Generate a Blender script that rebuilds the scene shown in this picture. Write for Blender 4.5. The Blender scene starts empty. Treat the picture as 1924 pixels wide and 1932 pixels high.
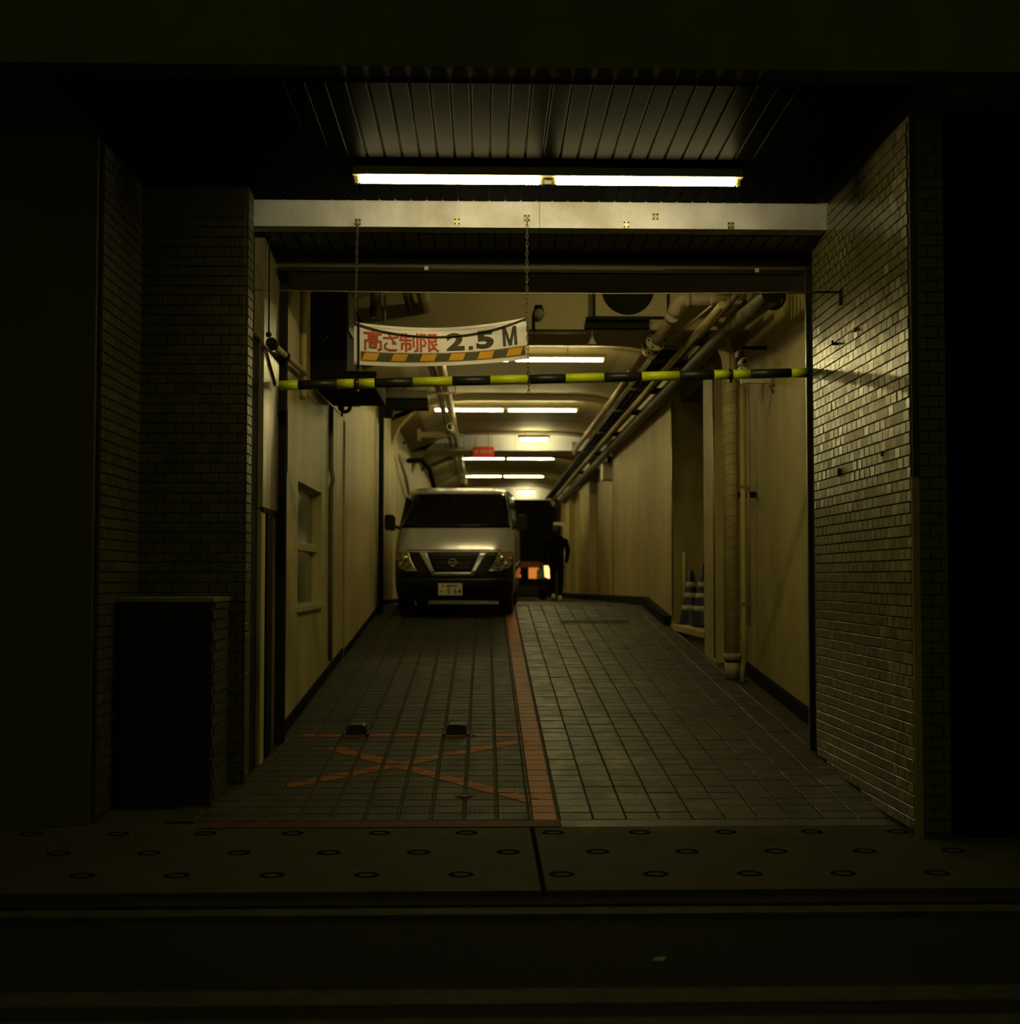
import bpy, bmesh, math, random
from mathutils import Vector, Matrix
random.seed(7)
S = bpy.context.scene
COL = S.collection
PI = math.pi

# ------------------------------------------------------------------ camera
FPX = 2650.0
CAM_H = 1.45
cam_d = bpy.data.cameras.new('camera')
cam_d.sensor_fit = 'HORIZONTAL'; cam_d.sensor_width = 36.0
cam_d.lens = FPX / 1924 * 36
cam_d.shift_x = -(989.3 - 962) / 1924
cam_d.clip_end = 300
cam_d.dof.use_dof = True
cam_d.dof.focus_distance = 9.9
cam_d.dof.aperture_fstop = 2.1
cam = bpy.data.objects.new('camera', cam_d)
cam.location = (0, 0, CAM_H)
cam.rotation_euler = (PI / 2 + math.atan(125 / FPX), 0, -0.028)
COL.objects.link(cam)
S.camera = cam

# ------------------------------------------------------------------ world, exposure
w = bpy.data.worlds.new('night'); S.world = w; w.use_nodes = True
w.node_tree.nodes['Background'].inputs[0].default_value = (0.84, 0.86, 0.14, 1)
w.node_tree.nodes['Background'].inputs[1].default_value = 0.085
S.view_settings.view_transform = 'Standard'
S.view_settings.look = 'None'
S.view_settings.gamma = 1.0
S.view_settings.use_curve_mapping = False
S.view_settings.exposure = 0.0
TUBE_POWER = 75.0
TUBE_COL = (1.0, 0.86, 0.37)

# ------------------------------------------------------------------ materials
def nmat(name):
    m = bpy.data.materials.new(name); m.use_nodes = True
    nt = m.node_tree
    return m, nt, nt.nodes['Principled BSDF']

def M(name, col, rough=0.6, col2=None, scale=3.0, detail=6, bump=0.0, bscale=40.0, metallic=0.0,
      spec=0.5, streak=0.0, rand=0.0, contrast=(0.35, 0.65), rough2=None, stretch=(1, 1, 1), coat=0.0):
    m, nt, b = nmat(name)
    L = nt.links
    b.inputs['Roughness'].default_value = rough
    b.inputs['Metallic'].default_value = metallic
    b.inputs['Specular IOR Level'].default_value = spec
    b.inputs['Coat Weight'].default_value = coat
    b.inputs['Base Color'].default_value = (*col, 1)
    geo = nt.nodes.new('ShaderNodeNewGeometry')
    out = None
    if col2 is not None:
        mp = nt.nodes.new('ShaderNodeMapping'); mp.inputs['Scale'].default_value = stretch
        L.new(geo.outputs['Position'], mp.inputs['Vector'])
        n = nt.nodes.new('ShaderNodeTexNoise'); n.inputs['Scale'].default_value = scale
        n.inputs['Detail'].default_value = detail; n.inputs['Roughness'].default_value = 0.62
        L.new(mp.outputs[0], n.inputs['Vector'])
        mr = nt.nodes.new('ShaderNodeMapRange')
        mr.inputs['From Min'].default_value = contrast[0]; mr.inputs['From Max'].default_value = contrast[1]
        L.new(n.outputs['Fac'], mr.inputs['Value'])
        mx = nt.nodes.new('ShaderNodeMix'); mx.data_type = 'RGBA'
        mx.inputs['A'].default_value = (*col, 1); mx.inputs['B'].default_value = (*col2, 1)
        L.new(mr.outputs['Result'], mx.inputs['Factor'])
        out = mx.outputs['Result']
        if rough2 is not None:
            mr2 = nt.nodes.new('ShaderNodeMapRange')
            mr2.inputs['From Min'].default_value = contrast[0]; mr2.inputs['From Max'].default_value = contrast[1]
            mr2.inputs['To Min'].default_value = rough; mr2.inputs['To Max'].default_value = rough2
            L.new(n.outputs['Fac'], mr2.inputs['Value']); L.new(mr2.outputs['Result'], b.inputs['Roughness'])
    if streak > 0:          # vertical run-down dirt
        mp = nt.nodes.new('ShaderNodeMapping'); mp.inputs['Scale'].default_value = (1.7, 1.7, 0.22)
        L.new(geo.outputs['Position'], mp.inputs['Vector'])
        n = nt.nodes.new('ShaderNodeTexNoise'); n.inputs['Scale'].default_value = 1.6; n.inputs['Detail'].default_value = 5
        L.new(mp.outputs[0], n.inputs['Vector'])
        mr = nt.nodes.new('ShaderNodeMapRange'); mr.inputs['From Min'].default_value = 0.5; mr.inputs['From Max'].default_value = 0.72
        mr.inputs['To Max'].default_value = streak
        L.new(n.outputs['Fac'], mr.inputs['Value'])
        mx = nt.nodes.new('ShaderNodeMix'); mx.data_type = 'RGBA'; mx.blend_type = 'MULTIPLY'
        if out: L.new(out, mx.inputs['A'])
        else: mx.inputs['A'].default_value = (*col, 1)
        mx.inputs['B'].default_value = (0.30, 0.25, 0.16, 1)
        L.new(mr.outputs['Result'], mx.inputs['Factor'])
        out = mx.outputs['Result']
    if rand > 0:
        oi = nt.nodes.new('ShaderNodeObjectInfo')
        mr = nt.nodes.new('ShaderNodeMapRange'); mr.inputs['To Min'].default_value = 1 - rand; mr.inputs['To Max'].default_value = 1 + rand
        L.new(oi.outputs['Random'], mr.inputs['Value'])
        mx = nt.nodes.new('ShaderNodeMix'); mx.data_type = 'RGBA'; mx.blend_type = 'MULTIPLY'; mx.inputs['Factor'].default_value = 1
        if out: L.new(out, mx.inputs['A'])
        else: mx.inputs['A'].default_value = (*col, 1)
        L.new(mr.outputs['Result'], mx.inputs['B'])
        out = mx.outputs['Result']
    if out: L.new(out, b.inputs['Base Color'])
    if bump > 0:
        n = nt.nodes.new('ShaderNodeTexNoise'); n.inputs['Scale'].default_value = bscale; n.inputs['Detail'].default_value = 4
        L.new(geo.outputs['Position'], n.inputs['Vector'])
        bp = nt.nodes.new('ShaderNodeBump'); bp.inputs['Strength'].default_value = bump; bp.inputs['Distance'].default_value = 0.01
        L.new(n.outputs['Fac'], bp.inputs['Height']); L.new(bp.outputs[0], b.inputs['Normal'])
    return m

def emis(name, col, power):
    m, nt, b = nmat(name)
    b.inputs['Base Color'].default_value = (*col, 1)
    b.inputs['Emission Color'].default_value = (*col, 1)
    b.inputs['Emission Strength'].default_value = power
    return m

def grid_paver(name, col, col2):
    """ribbed paver: fine square grooves pressed into the face"""
    m = M(name, col, 0.72, col2, scale=5, bump=0.0, rand=0.0, spec=0.18, rough2=0.55)
    nt = m.node_tree; L = nt.links; b = nt.nodes['Principled BSDF']
    geo = nt.nodes.new('ShaderNodeNewGeometry'); sp = nt.nodes.new('ShaderNodeSeparateXYZ')
    L.new(geo.outputs['Position'], sp.inputs[0])
    def line(sock, off, pitch, n, wid):
        a = nt.nodes.new('ShaderNodeMath'); a.operation = 'SUBTRACT'; a.inputs[1].default_value = off; L.new(sock, a.inputs[0])
        c = nt.nodes.new('ShaderNodeMath'); c.operation = 'MULTIPLY'; c.inputs[1].default_value = n / pitch; L.new(a.outputs[0], c.inputs[0])
        d = nt.nodes.new('ShaderNodeMath'); d.operation = 'FRACT'; L.new(c.outputs[0], d.inputs[0])
        e = nt.nodes.new('ShaderNodeMath'); e.operation = 'LESS_THAN'; e.inputs[1].default_value = wid; L.new(d.outputs[0], e.inputs[0])
        return e.outputs[0]
    lx = line(sp.outputs['X'], 0.26 - 0.011, 0.1975, 7, 0.20)
    ly = line(sp.outputs['Y'], 8.43, 0.171, 5, 0.22)
    mx = nt.nodes.new('ShaderNodeMath'); mx.operation = 'MAXIMUM'; L.new(lx, mx.inputs[0]); L.new(ly, mx.inputs[1])
    src = b.inputs['Base Color'].links[0].from_socket
    mm = nt.nodes.new('ShaderNodeMix'); mm.data_type = 'RGBA'; mm.blend_type = 'MULTIPLY'
    L.new(src, mm.inputs['A']); mm.inputs['B'].default_value = (0.30, 0.29, 0.24, 1)
    L.new(mx.outputs[0], mm.inputs['Factor']); L.new(mm.outputs['Result'], b.inputs['Base Color'])
    inv = nt.nodes.new('ShaderNodeMath'); inv.operation = 'SUBTRACT'; inv.inputs[0].default_value = 1; L.new(mx.outputs[0], inv.inputs[1])
    bp = nt.nodes.new('ShaderNodeBump'); bp.inputs['Strength'].default_value = 0.6; bp.inputs['Distance'].default_value = 0.004
    L.new(inv.outputs[0], bp.inputs['Height']); L.new(bp.outputs[0], b.inputs['Normal'])
    return m

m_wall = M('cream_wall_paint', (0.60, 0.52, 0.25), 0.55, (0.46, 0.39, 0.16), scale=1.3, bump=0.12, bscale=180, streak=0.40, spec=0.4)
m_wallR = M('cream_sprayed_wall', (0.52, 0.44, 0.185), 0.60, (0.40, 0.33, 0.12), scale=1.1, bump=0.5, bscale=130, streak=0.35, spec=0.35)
m_wallD = M('alcove_wall', (0.11, 0.088, 0.03), 0.7, (0.08, 0.064, 0.022), scale=1.2, bump=0.3, bscale=120)  # alcove shade is put into this darker wall colour
m_ceil = M('ceiling_board', (0.50, 0.42, 0.22), 0.7, (0.43, 0.36, 0.175), scale=0.9, bump=0.1, bscale=90)
m_beam = M('white_beam_paint', (0.62, 0.63, 0.80), 0.65, (0.43, 0.42, 0.45), scale=2.6, bump=0.15, bscale=60, streak=0.5)
m_beam_white = M('clean_white_beam_paint', (0.82, 0.84, 0.96), 0.65, (0.74, 0.75, 0.84), scale=2.2, bump=0.1, bscale=60)
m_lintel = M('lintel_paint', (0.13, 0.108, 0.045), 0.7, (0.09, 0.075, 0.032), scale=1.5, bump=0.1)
m_metalp = M('jamb_panel', (0.40, 0.35, 0.22), 0.36, (0.20, 0.16, 0.08), scale=2.2, streak=0.75, spec=0.6, stretch=(6, 6, 0.8), metallic=0.35)
m_black = M('black_steel', (0.016, 0.0155, 0.009), 0.75, (0.024, 0.022, 0.012), scale=4, spec=0.02)
m_steel = M('galvanised_steel', (0.40, 0.37, 0.28), 0.38, (0.24, 0.21, 0.14), scale=6, metallic=0.8)
m_dust = M('dusty_dark_pipe', (0.20, 0.17, 0.10), 0.6, (0.12, 0.10, 0.055), scale=4, bump=0.1)
m_pvc = M('pvc_pipe', (0.58, 0.50, 0.33), 0.62, (0.42, 0.35, 0.22), scale=5, spec=0.3)
m_lag = M('wrapped_lagging', (0.62, 0.53, 0.26), 0.65, (0.46, 0.38, 0.17), scale=6, bump=0.2)
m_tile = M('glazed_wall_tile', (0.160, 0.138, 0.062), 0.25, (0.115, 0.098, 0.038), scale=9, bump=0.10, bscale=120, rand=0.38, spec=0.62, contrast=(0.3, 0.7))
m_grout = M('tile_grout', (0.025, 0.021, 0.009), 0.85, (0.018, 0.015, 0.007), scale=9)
m_tileD = M('shade_toned_tile', (0.075, 0.070, 0.034), 0.45, (0.056, 0.052, 0.025), scale=7, bump=0.2, bscale=70, rand=0.2, spec=0.2)  # darkness of the unlit entrance is put into this tile colour
m_facade = M('outer_facade', (0.070, 0.068, 0.034), 0.6, (0.058, 0.056, 0.028), scale=3, bump=0.2, bscale=60, spec=0.1)
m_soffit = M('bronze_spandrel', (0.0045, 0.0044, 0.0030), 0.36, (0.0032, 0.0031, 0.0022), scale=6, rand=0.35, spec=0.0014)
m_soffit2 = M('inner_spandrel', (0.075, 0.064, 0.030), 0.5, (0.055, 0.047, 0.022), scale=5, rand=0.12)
m_gap = M('plank_gap', (0.03, 0.026, 0.016), 0.9)
m_asph = M('asphalt', (0.017, 0.0165, 0.010), 0.9, (0.011, 0.0105, 0.0066), scale=30, bump=0.4, bscale=160, spec=0.05)
m_mark = M('worn_road_paint', (0.045, 0.043, 0.026), 0.8, (0.024, 0.023, 0.015), scale=6, contrast=(0.4, 0.62), spec=0.1)
m_slab = M('concrete_slab', (0.042, 0.040, 0.020), 0.8, (0.031, 0.030, 0.0145), scale=4, bump=0.25, bscale=110, spec=0.10)
m_ring = M('dark_ring', (0.006, 0.0055, 0.003), 0.9, spec=0.0)
m_base = M('joint_mortar', (0.022, 0.020, 0.010), 0.85, (0.09, 0.08, 0.045), scale=14, contrast=(0.58, 0.78))
m_paveL = grid_paver('grooved_paver', (0.052, 0.050, 0.026), (0.033, 0.032, 0.016))
m_paveR = M('worn_paver', (0.045, 0.040, 0.021), 0.40, (0.024, 0.0215, 0.0115), scale=4.5, bump=0.5, bscale=55, rand=0.16, rough2=0.64, contrast=(0.3, 0.7), spec=0.36)
m_orange = M('orange_floor_paint', (0.26, 0.068, 0.006), 0.65, (0.17, 0.044, 0.005), scale=8, contrast=(0.4, 0.7), spec=0.2)
m_orangeD = M('dirty_orange_paint', (0.075, 0.021, 0.004), 0.7, (0.05, 0.0165, 0.004), scale=7, spec=0.15)
m_rubber = M('black_rubber', (0.018, 0.017, 0.012), 0.6)
m_glassW = M('frosted_pane', (0.135, 0.150, 0.105), 0.22, (0.10, 0.115, 0.08), scale=2, spec=0.5)
m_lampend = M('lamp_socket', (0.62, 0.55, 0.38), 0.5)
m_batten = M('lamp_batten', (0.55, 0.49, 0.34), 0.45)
m_tube = emis('fluorescent_tube', TUBE_COL, TUBE_POWER)
m_tube_front = emis('weak_fluorescent_tube', TUBE_COL, TUBE_POWER * 0.82)  # front tubes, set weaker than the others
m_tube_short = emis('short_fluorescent_tube', TUBE_COL, TUBE_POWER * 1.8)
m_tube_far = emis('bright_short_tube', TUBE_COL, TUBE_POWER * 1.9)
m_yel = M('fluo_yellow_band', (0.74, 0.82, 0.012), 0.4, (0.62, 0.70, 0.01), scale=12)
m_barblk = M('black_band', (0.022, 0.022, 0.012), 0.4)
m_ban = M('banner_cloth', (0.93, 0.86, 0.95), 0.75, (0.86, 0.78, 0.82), scale=3.5, bump=0.08, bscale=150)
m_banred = M('banner_red_print', (0.50, 0.085, 0.035), 0.75)
m_banblk = M('banner_black_print', (0.045, 0.043, 0.022), 0.75)
m_bangrey = M('banner_dark_stripe', (0.075, 0.072, 0.036), 0.75)
m_banyel = M('banner_yellow_print', (0.72, 0.36, 0.02), 0.75)
m_banbrn = M('banner_frame_line', (0.36, 0.19, 0.03), 0.75)
m_rope = M('dark_rope', (0.065, 0.050, 0.025), 0.85)
m_wire = M('thin_wire', (0.20, 0.165, 0.075), 0.5)
m_red = M('red_sign_face', (0.95, 0.055, 0.012), 0.5)
m_white = M('white_sign_print', (0.80, 0.66, 0.62), 0.6)
m_silver = M('silver_car_paint', (0.50, 0.50, 0.56), 0.27, metallic=0.55, spec=0.6, coat=0.35)
m_carblk = M('black_car_plastic', (0.010, 0.009, 0.006), 0.42, spec=0.25)
m_carglass = M('dark_car_glass', (0.006, 0.0055, 0.003), 0.10, spec=0.10)
m_lamp = M('headlamp_lens', (0.44, 0.40, 0.30), 0.12, (0.10, 0.09, 0.06), scale=22, spec=1.0, metallic=0.55, contrast=(0.42, 0.58))
m_chrome = M('chrome_trim', (0.72, 0.68, 0.58), 0.16, metallic=1.0)
m_amber = M('amber_lens', (0.45, 0.05, 0.01), 0.2)
m_plate = M('number_plate', (0.72, 0.70, 0.48), 0.5)
m_truck = M('dark_truck_body', (0.006, 0.0055, 0.0035), 0.6, spec=0.08)
m_truckbar = M('truck_tailgate', (0.30, 0.075, 0.02), 0.55)
m_orglow = emis('orange_panel_glow', (1.0, 0.30, 0.045), 0.55)  # emission stands in for the light on an orange reflector panel
m_orglow2 = emis('lit_orange_lamp', (1.0, 0.48, 0.14), 2.6)
m_redglow = emis('lit_tail_lamp', (1.0, 0.13, 0.03), 0.9)
m_cloth = M('black_clothing', (0.006, 0.0055, 0.0035), 0.9, spec=0.05)
m_hair = M('black_hair', (0.008, 0.007, 0.005), 0.7)
m_skin = M('skin', (0.42, 0.25, 0.15), 0.5)
m_shoe = M('pale_shoes', (0.62, 0.56, 0.42), 0.6)
m_bag = M('patterned_bag', (0.50, 0.50, 0.38), 0.6, (0.02, 0.02, 0.015), scale=38, contrast=(0.47, 0.53))
m_coneb = M('navy_cone', (0.012, 0.014, 0.055), 0.45)
m_conew = M('white_cone_band', (0.50, 0.48, 0.38), 0.45)
m_hatch = M('cast_hatch', (0.020, 0.019, 0.010), 0.75, (0.03, 0.028, 0.015), scale=12, spec=0.1)
m_lid = M('steel_lid', (0.13, 0.12, 0.08), 0.5)
m_door = M('dark_red_door', (0.012, 0.005, 0.004), 0.5, spec=0.2)
m_camw = M('pale_housing', (0.55, 0.48, 0.34), 0.5)
m_lens = M('lens_black', (0.006, 0.006, 0.005), 0.15)
m_scrap = M('paper_scrap', (0.09, 0.15, 0.10), 0.8)
m_guard = M('wooden_corner_guard', (0.24, 0.17, 0.07), 0.6, (0.16, 0.11, 0.045), scale=4, stretch=(3, 3, 0.4))
m_bulb = M('smoked_bulb_glass', (0.22, 0.20, 0.13), 0.08, spec=1.0)

# ------------------------------------------------------------------ mesh helpers
class MB:
    def __init__(s): s.v = []; s.f = []; s.sm = []
    def add(s, vs, fs, smooth=False):
        o = len(s.v); s.v += [tuple(p) for p in vs]
        for f in fs: s.f.append([i + o for i in f]); s.sm.append(smooth)
        return s
    def box(s, x0, x1, y0, y1, z0, z1):
        return s.add([(x0, y0, z0), (x1, y0, z0), (x1, y1, z0), (x0, y1, z0), (x0, y0, z1), (x1, y0, z1), (x1, y1, z1), (x0, y1, z1)],
                     [(3, 2, 1, 0), (4, 5, 6, 7), (0, 1, 5, 4), (1, 2, 6, 5), (2, 3, 7, 6), (3, 0, 4, 7)])
    def prism(s, poly, axis, a, b):
        """extrude a 2D polygon along an axis ('x','y','z') from a to b"""
        n = len(poly)
        def P(p, t):
            if axis == 'x': return (t, p[0], p[1])
            if axis == 'y': return (p[0], t, p[1])
            return (p[0], p[1], t)
        vs = [P(p, a) for p in poly] + [P(p, b) for p in poly]
        fs = [list(range(n)), list(range(2 * n - 1, n - 1, -1))] + [(i, i + n, (i + 1) % n + n, (i + 1) % n) for i in range(n)]
        return s.add(vs, fs)
    def tube(s, pts, r, n=14, caps=True, smooth=True):
        pts = [Vector(p) for p in pts]
        rs = r if isinstance(r, (list, tuple)) else [r] * len(pts)
        t0 = (pts[1] - pts[0]).normalized()
        ref = Vector((0, 0, 1)) if abs(t0.z) < 0.9 else Vector((1, 0, 0))
        u = t0.cross(ref).normalized(); vs = []; prev = t0
        for i, p in enumerate(pts):
            if i == 0: t = t0
            elif i == len(pts) - 1: t = (pts[i] - pts[i - 1]).normalized()
            else: t = ((pts[i + 1] - pts[i]).normalized() + (pts[i] - pts[i - 1]).normalized()).normalized()
            q = prev.rotation_difference(t); u = (q @ u).normalized(); prev = t
            w_ = t.cross(u)
            for k in range(n):
                a = 2 * PI * k / n
                vs.append(p + (u * math.cos(a) + w_ * math.sin(a)) * rs[i])
        fs = []
        for i in range(len(pts) - 1):
            for k in range(n):
                fs.append((i * n + k, i * n + (k + 1) % n, (i + 1) * n + (k + 1) % n, (i + 1) * n + k))
        s.add(vs, fs, smooth)
        if caps:
            o = len(s.v) - len(vs); m = len(pts) - 1
            s.f.append([o + k for k in range(n)][::-1]); s.sm.append(False)
            s.f.append([o + m * n + k for k in range(n)]); s.sm.append(False)
        return s
    def lathe(s, prof, c=(0, 0, 0), n=24, axis='z', smooth=True):
        vs = []
        for r, h in prof:
            for k in range(n):
                a = 2 * PI * k / n
                x, y = r * math.cos(a), r * math.sin(a)
                p = (x, y, h) if axis == 'z' else ((x, h, y) if axis == 'y' else (h, x, y))
                vs.append((p[0] + c[0], p[1] + c[1], p[2] + c[2]))
        fs = []
        for i in range(len(prof) - 1):
            for k in range(n):
                fs.append((i * n + k, i * n + (k + 1) % n, (i + 1) * n + (k + 1) % n, (i + 1) * n + k))
        return s.add(vs, fs, smooth)
    def mesh(s, name):
        me = bpy.data.meshes.new(name); me.from_pydata(s.v, [], s.f)
        me.polygons.foreach_set('use_smooth', s.sm)
        bm = bmesh.new(); bm.from_mesh(me); bmesh.ops.recalc_face_normals(bm, faces=bm.faces); bm.to_mesh(me); bm.free()
        me.update(); return me
    def build(s, name, mat, parent=None, bevel=0.0):
        me = s.mesh(name)
        if bevel > 0:
            bm = bmesh.new(); bm.from_mesh(me)
            bmesh.ops.bevel(bm, geom=list(bm.edges), offset=bevel, segments=2, affect='EDGES', profile=0.5)
            bm.to_mesh(me); bm.free()
        me.materials.append(mat)
        return link(name, me, parent)

def link(name, me, parent=None):
    o = bpy.data.objects.new(name, me); COL.objects.link(o)
    if parent: o.parent = parent
    return o
def bx(name, mat, parent, *a, bevel=0.0): return MB().box(*a).build(name, mat, parent, bevel)
def tb(name, mat, parent, pts, r, n=14): return MB().tube(pts, r, n).build(name, mat, parent)
def empty(name, loc=(0, 0, 0), rot=(0, 0, 0)):
    o = bpy.data.objects.new(name, None); COL.objects.link(o); o.location = loc; o.rotation_euler = rot; o.empty_display_size = 0.1
    return o
def tag(o, label, cat, group=None):
    o['label'] = label; o['category'] = cat
    if group: o['group'] = group
    return o
def struct(o, label=None):
    o['kind'] = 'structure'
    if label: o['label'] = label
    return o
def copy_tree(o, parent=None):
    c = o.copy(); COL.objects.link(c); c.parent = parent
    for ch in list(o.children): copy_tree(ch, c)
    return c
def arc(c, r, a0, a1, n, plane='xz'):
    out = []
    for i in range(n + 1):
        a = a0 + (a1 - a0) * i / n
        p, q = r * math.cos(a), r * math.sin(a)
        out.append({'xz': (c[0] + p, c[1], c[2] + q), 'xy': (c[0] + p, c[1] + q, c[2]), 'yz': (c[0], c[1] + p, c[2] + q)}[plane])
    return out

# ------------------------------------------------------------------ ground: ramp, crest, street
G = 0.0796; Y0 = 8.25; YC = 21.3; ZC = G * (YC - Y0); G2 = -0.0078
def zf(y):
    if y < Y0: return 0.0
    if y < YC: return G * (y - Y0)
    return ZC + G2 * (y - YC)
XL = -1.576; XR = 2.70; XR2 = 2.47; XT = 2.42; YEND = 62.0
GAPZ = 0.014
def strip(x0, x1, y0, y1, drop, thick, name, mat, parent=None):
    ys = sorted(set([y0, y1] + [y for y in (Y0, YC) if y0 < y < y1]))
    vs = []; fs = []
    for y in ys:
        z = zf(y) - drop
        vs += [(x0, y, z), (x1, y, z), (x1, y, z - thick), (x0, y, z - thick)]
    n = len(ys)
    for i in range(n - 1):
        a = i * 4; b_ = a + 4
        for k in range(4): fs.append((a + k, a + (k + 1) % 4, b_ + (k + 1) % 4, b_ + k))
    fs += [(0, 1, 2, 3), tuple((n - 1) * 4 + k for k in (3, 2, 1, 0))]
    return MB().add(vs, fs).build(name, mat, parent)
fl = struct(strip(-2.6, 3.4, Y0, YEND, GAPZ, 0.3, 'floor', m_base))

PITX = 0.1975; PITY = 0.171; GAPX = 0.020; GAPY = 0.008
rows = int((31.0 - 8.43) / PITY)
def paver_mesh(name, wx, wy, h=0.02, bev=0.004):
    x, y = wx / 2, wy / 2
    vs = [(-x, -y, -h), (x, -y, -h), (x, y, -h), (-x, y, -h), (-x, -y, -bev), (x, -y, -bev), (x, y, -bev), (-x, y, -bev),
          (-x + bev, -y + bev, 0), (x - bev, -y + bev, 0), (x - bev, y - bev, 0), (-x + bev, y - bev, 0)]
    fs = [(0, 1, 5, 4), (1, 2, 6, 5), (2, 3, 7, 6), (3, 0, 4, 7), (4, 5, 9, 8), (5, 6, 10, 9), (6, 7, 11, 10), (7, 4, 8, 11), (8, 9, 10, 11)]
    mb = MB().add(vs, fs); return mb
paver_rects = []
def lay_pavers(floor_name, label, cols, mat, jit, maxn=300):
    root = struct(empty(floor_name), label)
    cells = []
    for r in range(rows):
        ya = 8.43 + r * PITY; yc = ya + PITY / 2
        for (xa, xb, m_) in cols:
            cells.append((ya, yc, xa, xb, m_ or mat))
            paver_rects.append((xa, xb, ya + GAPY / 2, ya + PITY - GAPY / 2))
    cells.sort(key=lambda c: (c[0] + 0.15 * abs(0.5 * (c[2] + c[3]) - 0.3)))
    meshes = {}; stuff = {}
    for i, (ya, yc, xa, xb, m_) in enumerate(cells):
        wx = round(xb - xa, 4); key = (wx, m_.name)
        jz = random.uniform(-jit, jit); tx = random.uniform(-jit, jit) * 3
        rx = math.atan(G if yc < YC else G2)
        if i < maxn:
            if key not in meshes:
                me = paver_mesh('paver', wx, PITY - GAPY).mesh('paver'); me.materials.append(m_); meshes[key] = me
            o = link('paver', meshes[key], root)
            o.location = ((xa + xb) / 2, yc, zf(yc) + jz); o.rotation_euler = (rx, tx, 0)
        else:
            mb = stuff.setdefault(m_.name, (MB(), m_))[0]
            pm = paver_mesh('p', wx, PITY - GAPY)
            T = Matrix.Translation(((xa + xb) / 2, yc, zf(yc) + jz)) @ Matrix.Rotation(rx, 4, 'X') @ Matrix.Rotation(tx, 4, 'Y')
            mb.add([T @ Vector(v) for v in pm.v], pm.f)
    for k, (mb, m_) in stuff.items():
        o = mb.build('paver_field', m_, root); o['kind'] = 'stuff'
    return root
colsL = []
x = 0.26
while x > -1.76:
    colsL.append((x - PITX + GAPX, x, None)); x -= PITX
lay_pavers('floor_parking_lane', 'grid-grooved grey pavers of the left parking lane', colsL, m_paveL, 0.0008)
m_strip = M('painted_paver', (0.27, 0.072, 0.006), 0.58, (0.19, 0.050, 0.005), scale=9, spec=0.25, rand=0.14, bump=0.25, bscale=60, contrast=(0.35, 0.7))
lay_pavers('floor_orange_strip', 'orange painted row of pavers dividing the two lanes', [(0.268, 0.286, m_paveL), (0.289, 0.432, m_strip)], m_strip, 0.0012, 300)
colsR = []
x = 0.452
while x < 2.62:
    colsR.append((x, x + 0.1985 - 0.007, None)); x += 0.1985
lay_pavers('floor_drive_lane', 'worn dark pavers of the right driving lane', colsR, m_paveR, 0.0022)

# painted lines, cut to the paver faces they lie on
def clip_rect(poly, r):
    x0, x1, y0, y1 = r
    def cl(poly, inside, inter):
        out = []
        for i in range(len(poly)):
            a, b_ = poly[i - 1], poly[i]
            if inside(b_):
                if not inside(a): out.append(inter(a, b_))
                out.append(b_)
            elif inside(a): out.append(inter(a, b_))
        return out
    def ix(v): return lambda a, b_: (v, a[1] + (b_[1] - a[1]) * (v - a[0]) / (b_[0] - a[0]))
    def iy(v): return lambda a, b_: (a[0] + (b_[0] - a[0]) * (v - a[1]) / (b_[1] - a[1]), v)
    for ins, it in ((lambda p: p[0] >= x0, ix(x0)), (lambda p: p[0] <= x1, ix(x1)), (lambda p: p[1] >= y0, iy(y0)), (lambda p: p[1] <= y1, iy(y1))):
        if not poly: return []
        poly = cl(poly, ins, it)
    return poly
def paint_line(a, b_, wid, label, mat, skip=0.0, fray=0.01):
    a = Vector((a[0], a[1])); b_ = Vector((b_[0], b_[1])); d = (b_ - a).normalized(); n = Vector((-d.y, d.x)) * wid / 2
    quad = [tuple(a - n), tuple(b_ - n), tuple(b_ + n), tuple(a + n)]
    mb = MB()
    for r in paver_rects:
        if r[1] < min(q[0] for q in quad) or r[0] > max(q[0] for q in quad) or r[3] < min(q[1] for q in quad) or r[2] > max(q[1] for q in quad): continue
        p = clip_rect(quad, (r[0] + 0.004, r[1] - 0.004, r[2] + 0.004, r[3] - 0.004))
        if len(p) < 3 or random.random() < skip: continue
        p = [(q[0] + random.uniform(-fray, fray) * 0.4, q[1] + random.uniform(-fray, fray) * 0.5) for q in p]
        p = [(min(max(q[0], r[0] + .002), r[1] - .002), min(max(q[1], r[2] + .002), r[3] - .002)) for q in p]
        vs = [(q[0], q[1], zf(q[1]) + 0.0028) for q in p] + [(q[0], q[1], zf(q[1]) + 0.0002) for q in p]; k = len(p)
        mb.add(vs, [list(range(k))] + [(i, i + k, (i + 1) % k + k, (i + 1) % k) for i in range(k)])
    o = mb.build('floor_marking', mat); tag(o, label, 'floor marking')
    return o
paint_line((-1.14, 10.58), (0.30, 8.90), 0.125, 'orange diagonal paint stripe running toward the near right corner of the crossed bay', m_orange, 0.05)
paint_line((-1.30, 9.33), (0.29, 10.83), 0.125, 'orange diagonal paint stripe running toward the far right corner of the crossed bay', m_orange, 0.06)
paint_line((-1.42, 11.06), (0.285, 11.06), 0.135, 'orange cross line under the two small wheel stops', m_orange, 0.10)
paint_line((-1.24, 15.30), (0.27, 15.30), 0.10, 'thin orange cross line on the pavers in front of the van', m_orange, 0.06)
o = strip(-1.68, 0.44, 8.262, 8.405, -0.004, 0.02, 'floor_marking', m_orangeD)
tag(o, 'dull brownish orange line along the foot of the ramp', 'floor marking')
o = strip(0.45, 2.42, 8.262, 8.42, 0.0, 0.02, 'trim_1', m_paveR); struct(o)
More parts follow.
